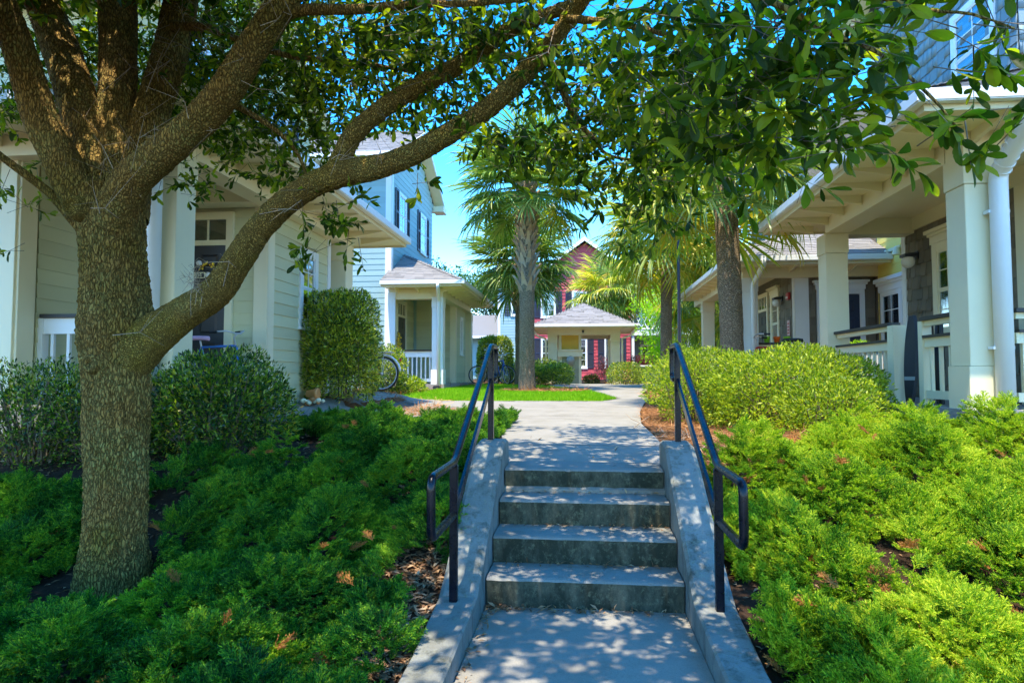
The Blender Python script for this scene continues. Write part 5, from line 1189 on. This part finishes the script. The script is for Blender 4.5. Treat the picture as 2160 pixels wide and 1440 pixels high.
# ================================================================ the oak
OAK = {
'trunk':[(-3.111,4.194,-0.865,0.281),(-3.115,4.194,-0.632,0.241),(-3.117,4.194,-0.336,0.225),(-3.119,4.193,0.042,0.228),(-3.13,4.192,0.518,0.238),(-3.141,4.191,0.806,0.257),(-3.15,4.19,0.999,0.276),(-3.171,4.188,1.258,0.251),(-3.188,4.186,1.519,0.238),(-3.202,4.185,1.748,0.251),(-3.221,4.183,1.978,0.257)],
'L1':[(-3.269,4.177,1.748,0.177),(-3.4,4.113,1.948,0.151),(-3.496,4.053,2.176,0.132),(-3.581,3.993,2.4,0.124),(-3.655,3.935,2.717,0.117),(-3.705,3.829,3.016,0.111),(-3.797,3.719,3.364,0.102),(-3.931,3.604,3.819,0.086)],
'L2':[(-3.274,4.227,1.793,0.195),(-3.401,4.264,2.074,0.164),(-3.508,4.303,2.397,0.153),(-3.631,4.34,2.728,0.154),(-3.862,4.416,3.201,0.144),(-4.056,4.446,3.592,0.139),(-4.296,4.47,4.143,0.122)],
'L3':[(-3.261,4.279,1.804,0.197),(-3.305,4.325,2.123,0.153),(-3.368,4.418,2.573,0.142),(-3.439,4.511,3.082,0.145),(-3.53,4.602,3.577,0.148),(-3.648,4.741,4.283,0.128)],
'L4':[(-3.178,4.288,1.804,0.164),(-3.19,4.387,2.207,0.134),(-3.148,4.492,2.629,0.134),(-3.099,4.598,3.07,0.133),(-3.098,4.698,3.455,0.132),(-3.097,4.799,3.972,0.117),(-3.039,4.906,4.672,0.093)],
'L5':[(-3.134,4.091,1.725,0.157),(-2.947,4.011,1.969,0.132),(-2.686,3.938,2.125,0.12),(-2.391,3.869,2.303,0.111),(-2.163,3.792,2.472,0.103),(-1.972,3.712,2.661,0.092),(-1.825,3.678,2.824,0.088),(-1.666,3.644,2.997,0.081),(-1.314,3.581,3.218,0.066),(-0.835,3.431,3.43,0.05)],
'L6':[(-3.314,4.173,1.633,0.055),(-3.409,4.112,1.736,0.041),(-3.535,4.049,1.911,0.036),(-3.645,3.936,2.032,0.031),(-3.716,3.828,2.116,0.027),(-3.808,3.617,2.279,0.02),(-3.991,3.397,2.54,0.014)],
'L7':[(-3.066,4.199,0.855,0.193),(-2.83,4.174,0.996,0.153),(-2.629,4.145,1.119,0.126),(-2.374,4.072,1.25,0.107),(-2.173,3.992,1.45,0.093),(-2.017,3.959,1.637,0.086),(-1.848,3.926,1.775,0.082),(-1.632,3.849,1.866,0.077),(-1.442,3.819,1.916,0.079),(-1.184,3.746,1.931,0.069),(-0.978,3.717,1.99,0.062),(-0.766,3.639,2.066,0.059),(-0.597,3.607,2.142,0.055),(-0.427,3.525,2.234,0.053),(-0.269,3.491,2.369,0.048),(-0.137,3.405,2.475,0.041),(-0.024,3.316,2.572,0.038),(0.103,3.128,2.646,0.031),(0.268,2.945,2.786,0.023)],
'L8':[(-1.51,3.842,1.913,0.063),(-1.456,3.868,2.043,0.06),(-1.391,3.875,2.176,0.06),(-1.218,3.843,2.303,0.056),(-1.006,3.815,2.414,0.053),(-0.775,3.739,2.483,0.049),(-0.58,3.659,2.547,0.045),(-0.407,3.577,2.619,0.041),(-0.243,3.494,2.632,0.035),(0.012,3.32,2.621,0.026),(0.284,3.148,2.67,0.02)],
'L9':[(-0.615,3.706,2.566,0.021),(-0.469,3.872,2.623,0.021),(-0.38,3.982,2.666,0.02),(-0.315,4.09,2.654,0.018),(-0.143,4.309,2.765,0.015),(0.248,4.652,2.891,0.013)],
'L10':[(-1.876,3.722,2.837,0.042),(-1.622,3.649,2.848,0.035),(-1.221,3.49,2.741,0.028),(-0.906,3.323,2.654,0.022),(-0.572,3.157,2.544,0.016),(-0.274,2.988,2.448,0.011)],
'L11':[(-0.061,3.312,2.522,0.021),(0.163,3.034,2.335,0.015),(0.382,2.756,2.111,0.012),(0.461,2.563,1.877,0.009),(0.477,2.464,1.758,0.006)],
'L12':[(0.166,3.035,2.697,0.024),(0.412,2.558,2.271,0.018),(0.605,2.176,1.926,0.012),(0.745,2.04,1.737,0.008),(0.863,2.003,1.653,0.006),(0.984,1.965,1.504,0.005),(1.032,1.92,1.389,0.003)],
'L13':[(0.412,2.558,2.271,0.014),(0.604,2.277,2.084,0.011),(0.84,2.101,1.899,0.009),(1.005,2.018,1.782,0.006),(1.113,1.979,1.74,0.005),(1.199,1.938,1.671,0.003)],
'L14':[(-0.192,3.499,2.448,0.022),(-0.042,3.616,2.149,0.018),(0.061,3.627,2.016,0.013),(0.169,3.739,1.943,0.009),(0.475,3.872,1.948,0.007)],
'L15':[(-3.039,4.554,3.318,0.042),(-2.631,4.346,3.166,0.03),(-2.31,4.28,3.012,0.024),(-1.937,4.219,2.862,0.02),(-1.517,4.163,2.781,0.015),(-1.115,4.105,2.67,0.011)],
'L16':[(-2.275,3.881,2.44,0.029),(-2.147,3.995,2.404,0.021),(-1.946,4.117,2.27,0.015),(-1.84,4.179,2.095,0.011),(-1.826,4.231,1.885,0.008)],
}
BLOBS = [(-2.23,4.39,2.96,0.45,1),(-1.71,4.14,2.94,0.42,1),(-1.24,3.89,2.79,0.4,1),(-2.02,4.41,2.62,0.38,1),(-1.55,4.26,2.63,0.35,1),(-1.04,3.81,2.68,0.32,0.9),(-2.35,4.38,2.45,0.28,1),(-1.99,4.21,2.18,0.22,1),(-1.73,4.14,2.24,0.22,0.8),(-2.37,4.17,2.18,0.14,1),(-2.49,4.16,2.0,0.08,0.8),(-2.11,4.2,2.01,0.12,1),(-1.69,3.84,1.75,0.12,1),(-1.5,3.81,1.62,0.17,1.1),(-1.6,3.85,1.46,0.12,0.9),(-1.36,3.78,1.5,0.08,0.9),(-0.93,3.72,2.26,0.22,0.9),(-0.89,3.53,1.8,0.05,1),(-1.15,3.8,2.1,0.1,0.7),(-1.31,3.78,1.81,0.06,1),(-0.7,3.44,2.58,0.38,0.9),(-0.37,3.48,2.63,0.33,1),(-0.61,3.66,2.33,0.22,0.5),(-0.47,3.27,1.86,0.17,1.1),(-0.31,3.39,1.89,0.24,1.1),(-0.3,3.59,1.75,0.14,1),(-0.12,3.71,2.3,0.3,0.9),(0.08,3.33,2.32,0.33,1),(0.06,3.42,1.99,0.3,1.1),(0.01,3.62,1.78,0.22,1),(0.28,3.85,1.73,0.25,1),(0.29,3.55,1.95,0.32,1.1),(0.29,3.25,2.13,0.28,1),(0.47,3.27,1.75,0.2,1),(0.52,3.68,1.59,0.14,1),(0.4,3.06,1.93,0.26,1),(0.29,4.05,1.6,0.12,0.8),(0.33,2.65,2.06,0.32,1.1),(0.46,2.36,1.94,0.27,1.1),(0.44,2.26,1.67,0.22,1.1),(0.42,2.36,1.53,0.17,1.1),(0.53,2.27,1.51,0.15,1.1),(0.57,2.17,1.64,0.2,1.1),(0.6,2.18,1.83,0.22,1.1),(0.69,2.08,1.78,0.19,1),(0.72,2.09,1.6,0.17,1),(0.68,2.08,1.45,0.13,1),(0.66,2.28,1.41,0.11,1),(0.78,2.3,1.38,0.05,1),(0.79,2.0,1.62,0.15,0.8),(0.79,2.0,1.46,0.1,0.9),(0.87,2.0,1.37,0.05,0.7),(0.9,1.96,1.52,0.1,0.8),(0.93,2.01,1.73,0.11,0.7),(1.04,1.97,1.61,0.08,0.7),(0.98,1.92,1.42,0.06,0.7),(1.08,1.93,1.41,0.06,0.7),(1.13,1.88,1.37,0.04,0.7),(1.13,2.03,1.77,0.09,0.7),(1.19,1.94,1.67,0.07,0.7),(0.61,2.68,1.54,0.1,1),(0.68,2.69,1.44,0.05,1),(-3.61,3.84,1.74,0.13,0.7),(-3.63,3.84,1.53,0.09,0.7),(-3.77,3.92,1.92,0.12,0.6),(-4.05,4.2,2.55,0.2,0.6),(-3.31,3.57,2.88,0.08,0.8),(-4.56,4.95,3.03,0.3,0.5),(-4.53,5.35,3.55,0.4,0.7),(-3.92,5.52,3.46,0.45,0.7),(-3.3,5.38,3.54,0.4,0.8),(-2.9,4.92,3.6,0.3,0.8),(-4.19,5.49,3.95,0.4,0.6),(-2.71,4.14,2.05,0.06,0.8),(-2.82,4.17,1.96,0.05,0.8)]
for k_ in OAK:
    OAK[k_] = [(x, y, z, r_/math.sqrt(1+((x*RT.x+y*RT.y)/(x*FW.x+y*FW.y))**2*(1.0 if k_ == 'trunk' else .8))) for x, y, z, r_ in OAK[k_]]
OAK['L7'][0] = (-3.16, 4.19, .72, .17); OAK['L7'].insert(1, (-3.0, 4.185, .88, .165)); OAK['L7'][2] = (*OAK['L7'][2][:3], .132); OAK['L7'][3] = (*OAK['L7'][3][:3], .108)
OAK['trunk'] = [(*q[:3], q[3]*.96) for q in OAK['trunk']]
OAK['trunk'] = [(-3.111, 4.194, -.80, .25), (-3.112, 4.194, -.66, .232), (-3.112, 4.194, -.54, .215)]+OAK['trunk'][2:]
oak = thing('oak_tree', 'large oak with lichened trunk forking into many limbs over the stairs', 'oak tree', (-3.12, 4.19, -.6))
def resample(pts, step):
    P = [np.array(p, float) for p in pts]; P = [2*P[0]-P[1]]+P+[2*P[-1]-P[-2]]; out = []
    for i in range(1, len(P)-2):
        a, b, c, d = P[i-1:i+3]; L = np.linalg.norm((c-b)[:3]); n = max(1, int(L/step))
        for k in range(n):
            t = k/n; out.append(.5*((2*b)+(-a+c)*t+(2*a-5*b+4*c-d)*t*t+(-a+3*b-3*c+d)*t**3))
    out.append(P[-2]); return np.array(out)
def limb(name, pts, m, sides, step, amp, sc, flare=0, seed=0):
    Q = resample(pts, step); V = []; prev = None; n = len(Q)
    for i in range(n):
        p = Vector(Q[i][:3]); t = (Vector(Q[min(i+1, n-1)][:3])-Vector(Q[max(i-1, 0)][:3])).normalized()
        a = t.orthogonal().normalized() if prev is None else (prev-t*prev.dot(t)).normalized(); prev = a; b = t.cross(a); r0 = Q[i][3]
        for j in range(sides):
            q = 2*math.pi*j/sides; c, s_ = math.cos(q), math.sin(q)
            u = (c*r0*sc, s_*r0*sc, i*step*sc*.33+seed)
            rid = abs(noise.noise(u)) + .5*abs(noise.noise((u[0]*2.1, u[1]*2.1, u[2]*2.4)))
            d = r0*(1+.07*noise.noise((c*1.3, s_*1.3, i*step*2.2+seed)))+amp*(rid*2-.5)
            V.append(tuple(p+(a*c+b*s_)*d))
    F = [(i*sides+j, i*sides+(j+1) % sides, (i+1)*sides+(j+1) % sides, (i+1)*sides+j) for i in range(n-1) for j in range(sides)]
    return tri_mesh(name, V, F, m, oak, True)
limb('trunk', OAK['trunk'], 'bark', 250, .0085, .0125, 48)
for k, v in OAK.items():
    if k == 'trunk': continue
    big = v[0][3] > .05
    limb('branch', v, 'barkhi' if k in ('L7', 'L8', 'L9') else 'bark', 110 if big else 16, .011 if big else .04, .0055 if big else .0012, 52, seed=ord(k[-1])*3.7)
# sawn stub and knots
mb = MB(); mb.lathe((-3.29, 3.96, 1.80), [(.095, .10), (.085, .02), (.066, -.03), (.052, -.045), (.045, -.02), (.02, -.015)], 20, 'Y'); mb.build('branch_stub', 'barkhi', oak, True)
mb = MB(); mb.lathe((-3.15, 3.955, .78), [(.075, .06), (.06, .0), (.045, -.018), (.03, -.008), (.01, .01)], 16, 'Y'); mb.build('knot', 'bark', oak, True)
mb = MB(); mb.lathe((-1.47, 3.76, 1.93), [(.06, .05), (.05, .0), (.032, -.02), (.012, -.012)], 14, 'Y'); mb.build('knot', 'barkhi', oak, True)
# bare twigs around the fork
mb = MB(); r = np.random.default_rng(9)
for k in ('L5', 'L4', 'L7', 'L8', 'L3', 'L2', 'L15', 'L10'):
    Q = resample(OAK[k], .1)
    for i in range(len(Q)):
        for _ in range(3 if k in ('L5', 'L4', 'L15') else 1):
            if r.random() < .45: continue
            p = Q[i][:3]+r.normal(size=3)*Q[i][3]*.5+[0, -Q[i][3]*.7, 0]; d = r.normal(size=3)*[1, .5, .8]+[.6, -.1, .3]; d /= np.linalg.norm(d); L = r.uniform(.10, .38)
            q1 = p+d*L*.5+r.normal(size=3)*.04; q2 = p+d*L+r.normal(size=3)*.06; mb.tube([p, q1, q2], [.003, .002, .0008], 4, False)
            for _ in range(2): e = q1+r.normal(size=3)*.09; mb.tube([q1, e], [.002, .0008], 3, False)
mb.build('bare_twigs', 'deadtwig', oak, kind='stuff')
# dry moss tuft on the low limb
mb = MB()
for i in range(70):
    p = np.array([-2.44, 3.93, 1.30])+r.normal(size=3)*[.03, .02, .05]; mb.tube([p, p+r.normal(size=3)*[.04, .02, .04]+[.0, -.02, -.01]], [.002, .0008], 3, False)
mb.build('dry_moss', 'deadtwig', oak, kind='stuff')

# leaves: clusters hang on twigs inside each leafy region of the crown
def crown_leaves(blobs, cover, seed, tw=True, hang=.35, size=(.045, .085)):
    r = np.random.default_rng(seed); PP = []; DD = []; NN = []; SS = []; T = []
    for (x, y, z, rad, k) in blobs:
        nl = int(k*cover*math.pi*rad*rad/.00115)
        nt_ = max(2, nl//9); c = np.array([x, y, z])
        tp = c+sphere_dirs(nt_, r)*(r.random((nt_, 1))**.5)*rad*[1.1, 1.0, .9]
        td = r.normal(size=(nt_, 3))*[1, 1, .6]+[.25, -.1, -hang]; td /= np.linalg.norm(td, axis=1, keepdims=True); tl = r.uniform(.09, .20, nt_)
        for i in range(nt_):
            m_ = int(r.integers(7, 12)); f = r.random(m_)**.6
            base = tp[i]+td[i]*(f*tl[i])[:, None]; d = td[i]*.8+r.normal(size=(m_, 3))*.75+[0, 0, -hang*.9]
            PP.append(base); DD.append(d); NN.append(r.normal(size=(m_, 3))*.7+[0, 0, .8]); SS.append(r.uniform(*size, m_)*(1.12 if rad < .3 and x > .3 else 1))
            T.append((tp[i]-td[i]*tl[i]*.5, tp[i]+td[i]*tl[i]))
    return np.concatenate(PP), np.concatenate(DD), np.concatenate(NN), np.concatenate(SS), T
EXTRA = [(1.0, 2.1, 1.95, .14, 1.5), (1.15, 2.15, 1.9, .12, 1.4), (.85, 2.1, 1.95, .14, 1.4), (1.25, 2.2, 1.85, .1, 1.3), (1.12, 2.0, 1.62, .08, 1.2), (-2.9, 4.9, 3.1, .5, .9), (-2.4, 4.9, 3.1, .5, 1), (-1.9, 4.8, 3.2, .5, 1), (-1.4, 4.6, 3.1, .45, 1), (-1.0, 4.4, 2.95, .42, 1), (-.6, 4.2, 2.8, .4, 1), (-2.2, 4.8, 2.75, .4, 1), (-1.75, 4.7, 2.55, .32, .9), (-1.3, 4.5, 2.55, .32, .8),
 (-.25, 4.3, 2.75, .42, 1), (.15, 4.3, 2.6, .42, 1), (.5, 4.2, 2.4, .4, 1), (.45, 4.4, 2.05, .32, 1), (.1, 4.2, 2.2, .35, 1), (.8, 4.1, 2.3, .35, 1), (.85, 3.9, 1.95, .26, 1), (-.2, 4.1, 2.1, .25, .9), (.62, 3.2, 2.25, .35, 1), (.9, 3.0, 2.15, .3, 1), (1.1, 2.8, 2.1, .25, .8), (.8, 3.0, 1.75, .18, 1), (.62, 3.5, 1.75, .2, 1), (-.9, 4.0, 2.75, .35, .9),
 (-3.6, 5.0, 2.7, .3, 1.5), (-4.3, 5.0, 3.0, .35, 1.5), (-4.9, 5.2, 3.4, .4, 1.4), (-4.2, 5.3, 3.7, .45, 1.5), (-3.5, 5.4, 4.0, .45, 1.5), (-3.1, 5.2, 3.2, .35, 1.4), (-2.7, 5.1, 3.3, .35, 1.3), (-3.45, 5.2, 2.95, .3, 1.3), (-3.3, 5.2, 2.35, .22, .9), (-3.9, 5.0, 3.3, .4, 1), (-3.4, 5.1, 3.3, .4, 1), (-3.0, 5.0, 2.8, .3, 1), (-4.6, 5.0, 3.6, .4, .9), (-4.9, 5.0, 2.9, .3, .8), (-4.4, 5.1, 2.55, .25, .7), (-2.55, 5.0, 3.6, .4, .9), (-3.5, 5.6, 3.0, .4, .9), (-4.3, 5.4, 2.8, .4, .6), (-3.0, 5.5, 3.9, .5, .8), (-2.5, 5.4, 3.8, .5, .8), (-3.9, 5.2, 2.4, .25, .5), (-2.75, 4.9, 2.55, .25, .7)]
P1, D1, N1, S1, T1 = crown_leaves([(q[0], q[1], q[2], q[3], q[4]*(1.0 if q[0] > .7 and q[1] < 2.15 and q[2] > 1.45 else .75 if q[0] > .4 and q[1] < 2.7 else .9)) for q in BLOBS if not (q[2] < 1.82 and -.4 < q[0] < .2)]+[(x, y, z, r_, k*.65) for x, y, z, r_, k in EXTRA if not (z < 2.0 and -.5 < x < .7)], 1.5, 5)
R1 = rot_frames(D1, N1)
px, py, pd = proj(P1); inv = (px > -10) & (px < 1034) & (py > -10) & (py < 692); vis = np.where(inv, S1/pd, 0)
order = np.argsort(-vis); top = order[:290]; rest = order[290:]
# the nearest leaves are objects: pick among them those in front
lme = []
for kx in (0, 1, 2):
    v = [(a*(.9+.18*kx), b, c+.05*kx*math.sin(b*3)) for a, b, c in LEAF[0]]; me = bpy.data.meshes.new('leaf'); me.from_pydata(v, [], LEAF[1]); me.materials.append(M['oakleaf']); lme.append(me)
for i in top:
    o = bpy.data.objects.new('leaf', lme[int(i) % 3]); COL.objects.link(o); par(o, oak); m4 = np.eye(4); m4[:3, :3] = R1[i]*S1[i]; m4[:3, 3] = P1[i]; o.matrix_basis = Matrix(m4.tolist())
V, F = place(*LEAF, P1[rest], R1[rest], np.column_stack([S1[rest]*RNG.uniform(.85, 1.25, len(rest)), S1[rest], S1[rest]])); tri_mesh('foliage', V, F, 'oakleaf', oak, kind='stuff')
Tv = []; Tf = []
for a, b in T1:
    k = len(Tv); d = b-a; s_ = np.cross(d, [0, 0, 1.0]); s_ = s_/(np.linalg.norm(s_)+1e-6)*.0022; u = np.array([0, 0, .0022])
    Tv += [a-s_, a+s_, a+u*1.5, b-s_*.4, b+s_*.4, b+u*.5]; Tf += [(0+k, 1+k, 4+k), (0+k, 4+k, 3+k), (1+k, 2+k, 5+k), (1+k, 5+k, 4+k), (2+k, 0+k, 3+k), (2+k, 3+k, 5+k)]
tri_mesh('twigs', Tv, Tf, 'twig', oak, kind='stuff')
# upper crown over the stairs (out of the frame; it throws the dappled shade)
r = np.random.default_rng(77); ub = []
for i in range(165):
    x = r.uniform(-6.0, 1.0); y = r.uniform(-1.5, 6.6); z = r.uniform(3.2, 5.4)
    if x > .2 and y < 2.2 and r.random() < .35: continue
    if z-CAMZ < .60*y+.5: z = CAMZ+.60*y+.5+r.uniform(0, .6)
    if x > -1.3 and y < 3.8 and r.random() < .45: continue
    ub.append((x, y, z, r.uniform(.4, .75), r.uniform(.25, .6)))
for i in range(60): ub.append((r.uniform(-5.5, -1.6), (yy := r.uniform(.2, 3.4)), max(CAMZ+.60*yy+.55, r.uniform(2.9, 4.2)), r.uniform(.35, .6), r.uniform(.5, .8)))
for i in range(34): ub.append((r.uniform(-4.9, -2.2), (yy := r.uniform(2.9, 4.6)), CAMZ+.60*yy+r.uniform(.5, 1.0), r.uniform(.4, .55), r.uniform(.9, 1.3)))
for i in range(26): ub.append((r.uniform(-1.0, .9), (yy := r.uniform(1.2, 4.6)), CAMZ+.60*yy+r.uniform(.5, 1.6), r.uniform(.3, .5), r.uniform(.4, .6)))
P2_, D2_, N2_, S2_, T2_ = crown_leaves(ub, 1.15, 6, size=(.07, .12))
V, F = place(*LEAFS, P2_, rot_frames(D2_, N2_), np.column_stack([S2_*1.2, S2_, S2_])); tri_mesh('upper_foliage', V, F, 'oakleaf', oak, kind='stuff')

# ================================================================ lamp post
th = thing('lamp_post', 'tall thin black lamp post behind the right handrail', 'lamp post', (2.75, 20.0, .3))
mb = MB(); mb.lathe((2.62, 18.4, .2), [(.10, 0), (.10, .3), (.055, .36), (.045, 1.5), (.04, 4.6), (.02, 4.7)], 14); mb.build('post', 'dark_plastic', th, True)
mb = MB(); mb.lathe((2.62, 18.4, 4.88), [(.03, 0), (.12, .04), (.16, .35), (.19, .38), (.04, .52)], 12); mb.build('lantern', 'dark_plastic', th, True)
th.location = (2.62, 18.4, .2)
for c in th.children: c.matrix_parent_inverse = Matrix.Translation((-2.62, -18.4, -.2))

# ================================================================ bicycles
def bicycle(label, loc, rz, frame='bikeblue', saddle='rubber', fender=None, tilt=0, group='bicycles', rack=False, bar='steel'):
    b = thing('bicycle', label, 'bicycle', (0, 0, 0), group); Rw = .335; wb = 1.04
    def ring(c, rr, tr, n=28, m=8):
        V = []; F = []
        for i in range(n):
            q = 2*math.pi*i/n
            for j in range(m):
                p = 2*math.pi*j/m; d = rr+tr*math.cos(p); V.append((c[0]+d*math.cos(q), c[1]+tr*math.sin(p), c[2]+d*math.sin(q)))
        for i in range(n):
            for j in range(m): F.append((i*m+j, ((i+1) % n)*m+j, ((i+1) % n)*m+(j+1) % m, i*m+(j+1) % m))
        return V, F
    for x in (0, wb):
        V, F = ring((x, 0, Rw), .335-.018, .019); wh = tri_mesh('wheel', V, F, 'rubber', b, True)
        V, F = ring((x, 0, Rw), .292, .011, 28, 6); tri_mesh('rim', V, F, 'steel', wh, True)
        mb = MB()
        for i in range(20): q = 2*math.pi*i/20; mb.tube([(x+.02*math.cos(q+1), (-.02 if i % 2 else .02), Rw+.02*math.sin(q+1)), (x+.285*math.cos(q), 0, Rw+.285*math.sin(q))], .0016, 4, False)
        mb.build('spokes', 'steel', wh, kind='stuff')
        mb = MB(); mb.lathe((x, 0, Rw), [(.012, -.05), (.02, -.03), (.018, 0), (.02, .03), (.012, .05)], 10, 'Y'); mb.build('hub', 'steel', wh)
        if fender:
            mb = MB(); 
            mb.tube([(x+.365*math.cos(q), 0, Rw+.365*math.sin(q)) for q in np.linspace(.3, 3.0, 14)], .022, 6); mb.build('mudguard', fender, b, True)
    bbk = (.42, 0, .30); st_ = (.30, 0, .80); hd = (.86, 0, .82); hd2 = (.90, 0, .70)
    mb = MB()
    for p, q, rr in ((bbk, st_, .017), (st_, hd, .017), (bbk, hd2, .021), (hd, hd2, .022), ((0, .0, Rw), st_, .009), ((0, 0, Rw), bbk, .011)): mb.tube([p, q], rr, 8)
    mb.build('frame', frame, b, True)
    mb = MB(); mb.tube([(.90, 0, .70), (.93, .0, .62)], .02, 8)
    for s_ in (-1, 1): mb.tube([(.92, .055*s_, .66), (.97, .055*s_, .50), (1.04, .055*s_, Rw)], .012, 8)
    mb.tube([(.92, -.055, .66), (.92, .055, .66)], .015, 8); mb.build('fork', frame, b, True)
    mb = MB(); mb.tube([(.86, 0, .82), (.84, 0, .95), (.90, 0, 1.0)], .014, 8); mb.tube([(.76, -.30, 1.03), (.86, -.22, 1.04), (.91, -.06, 1.0), (.91, .06, 1.0), (.86, .22, 1.04), (.76, .30, 1.03)], .012, 8); mb.build('handlebar', bar, b, True)
    for s_ in (-1, 1): mb = MB(); mb.tube([(.76, .30*s_, 1.03), (.66, .32*s_, 1.02)], .017, 8); mb.build('grip', 'rubber', b)
    mb = MB(); mb.tube([st_, (.28, 0, .90)], .013, 8); mb.build('seat_post', 'steel', b)
    mb = MB(); sec = [(.10, .085, .0), (.16, .10, .01), (.26, .07, .012), (.36, .03, .008), (.43, .022, 0)]; V = []; F = []
    for x, w_, h_ in sec:
        for j in range(8): q = 2*math.pi*j/8; V.append((x, w_*math.cos(q), .93+h_+.035*math.sin(q)))
    for i in range(len(sec)-1):
        for j in range(8): F.append((i*8+j, i*8+(j+1) % 8, (i+1)*8+(j+1) % 8, (i+1)*8+j))
    F += [tuple(range(8)), tuple(range(32, 40))]; mb.add(V, F); mb.build('saddle', saddle, b, True)
    mb = MB(); mb.lathe((.42, .045, .30), [(.001, -.004), (.095, -.003), (.095, .003), (.001, .004)], 20, 'Y'); mb.tube([(.42, .06, .30), (.50, .06, .16)], .01, 6); mb.tube([(.42, -.06, .30), (.34, -.06, .44)], .01, 6); mb.build('crank', 'steel', b)
    for s_, x, z in ((1, .50, .16), (-1, .34, .44)): mb = MB(); mb.box(x-.045, x+.045, .065*s_-.0 if s_ > 0 else -.15, .15 if s_ > 0 else -.065, z-.012, z+.012); mb.build('pedal', 'rubber', b)
    if rack:
        mb = MB(); mb.box(-.22, .25, -.07, .07, .735, .75); mb.tube([(0, .05, Rw), (-.05, .06, .74)], .006, 6); mb.tube([(0, -.05, Rw), (-.05, -.06, .74)], .006, 6); mb.build('rack', 'steel', b)
        mb = MB(); mb.lathe((-.36, 0, .60), [(.001, -.02), (.03, -.015), (.03, .015), (.001, .02)], 10, 'X'); mb.build('reflector', 'red_plastic', b)
    b.location = loc; b.rotation_euler = (tilt, 0, rz); return b
bicycle('bicycle with silver mudguards and red reflector, half hidden behind the tall clipped shrub', (-3.84, 12.40, Hs(-3.84, 12.4)+.03), R(181), 'bikered', 'rubber', 'bikewhite', .08, rack=True)
bicycle('blue mountain bicycle leaning by the rectangular clipped shrub', (-2.95, 22.7, Hs(-2.6, 22.2)+.03), R(-62), 'bikeblue', 'rubber', None, .12)
bicycle('dark bicycle whose wheel shows left of the rectangular clipped shrub', (-3.75, 23.6, Hs(-3.4, 23.2)+.03), R(5), 'rubber', 'rubber', None, .05)
bicycle('bicycle with pale pink saddle on the left porch before the dark door', (-4.80, 7.6, .40), R(-4), 'bikeblue', 'pink', None, .06).scale = (.8, .8, .8)
bicycle('white-barred bicycle standing behind the near right porch railing', (3.95, 12.1, .38), R(170), 'bikered', 'rubber', None, .05)

# ================================================================ things on the near right porch
th = thing('leaning_board', 'long dark grey board with rounded tip leaning in the porch gap', 'board', (3.95, 8.4, .38))
mb = MB(); n = 24; L = 1.02; out = []
for i in range(n+1):
    t = i/n; wd = .155*math.sin(math.pi*min(1, max(0.0, t*.94+.04)))**.45; out.append((t, wd))
poly = [(w_, t*L) for t, w_ in out]+[(-w_, t*L) for t, w_ in reversed(out)]
P3 = [(3.78+.04+z*.10, 8.22+x_*.9+z*.10, .39+z) for x_, z in poly]; mb.prism(P3, (-.03, .02, .0)); mb.build('board_shell', 'board_vinyl', th)
mb = MB(); mb.prism([(p[0]-.033, p[1]+.0, p[2]) for p in P3[6:8]+P3[-8:-6]], (-.004, 0, 0)); mb.build('board_strap', 'grey_metal', th)
th = thing('folded_chair', 'folded black camp chair standing next to the leaning board', 'chair', (4.1, 8.25, .38))
for i, (dx, dy) in enumerate(((0, 0), (.05, .03), (-.04, .05), (.02, -.05))):
    mb = MB(); mb.tube([(4.0+dx, 8.0+dy, .38), (4.02+dx*1.3, 8.06+dy*1.4, .9), (4.06+dx, 8.1+dy, 1.28)], .022, 8); mb.build('chair_tube', 'blackrail', th)
mb = MB(); mb.tube([(4.0, 8.02, .5), (4.03, 8.05, .8), (4.05, 8.08, 1.15)], [.05, .075, .06], 10); mb.build('chair_cloth', 'rubber', th, True)
mb = MB(); mb.lathe((4.06, 8.1, 1.28), [(.02, 0), (.03, .01), (.03, .05), (.02, .06)], 10); mb.build('chair_cap', 'red_plastic', th)
shrub('potted_plant', 'small bright green plant on the porch seen between post and board', 'plant', (4.9, 12.4, 1.22), (.30, .12, .09), 'limeleaf', 500, .05, 2, stems=3)
th = thing('planter_box', 'pale planter box carrying the small bright green plant', 'planter', (4.9, 12.4, .4)); mb = MB(); mb.box(4.55, 5.25, 12.28, 12.52, .4, 1.12); mb.build('box_body', 'white', th, bevel=.01); mb = MB(); mb.box(4.53, 5.27, 12.26, 12.54, 1.12, 1.16); mb.build('box_rim', 'blackrail', th)
th = thing('utility_cabinet', 'dark green utility cabinet with white lid right of the pavilion', 'cabinet', (2.6, 29.5, .35)); mb = MB(); mb.box(2.2, 3.1, 29.2, 29.8, .3, 1.05); mb.build('cabinet_body', 'green_box', th, bevel=.02); mb = MB(); mb.box(2.15, 3.15, 29.15, 29.85, 1.05, 1.12); mb.build('cabinet_lid', 'white', th, bevel=.01)
th = thing('garden_pot', 'small tipped terracotta pot with pebbles at the sage house wall', 'flower pot', (-3.9, 9.35, Hs(-3.9, 9.35)))
mb = MB(); z = Hs(-3.9, 9.35)+.10; mb.lathe((-3.92, 9.35, z+.07), [(.05, -.09), (.075, .05), (.085, .05), (.085, .09), (.06, .085)], 14, 'X'); mb.build('pot', 'terracotta', th, True)
for i in range(16):
    a = random.uniform(-.16, .16); b = random.uniform(-.1, .1); mb = MB(); rr = random.uniform(.02, .045); mb.lathe((-3.88+a, 9.3+b, z-.07+random.uniform(0, .06)), [(.001, -rr), (rr, -.3*rr), (rr*.9, .4*rr), (.001, rr*.8)], 7); mb.build('pebble', 'terracotta' if i % 3 == 0 else 'ivory', th, True)
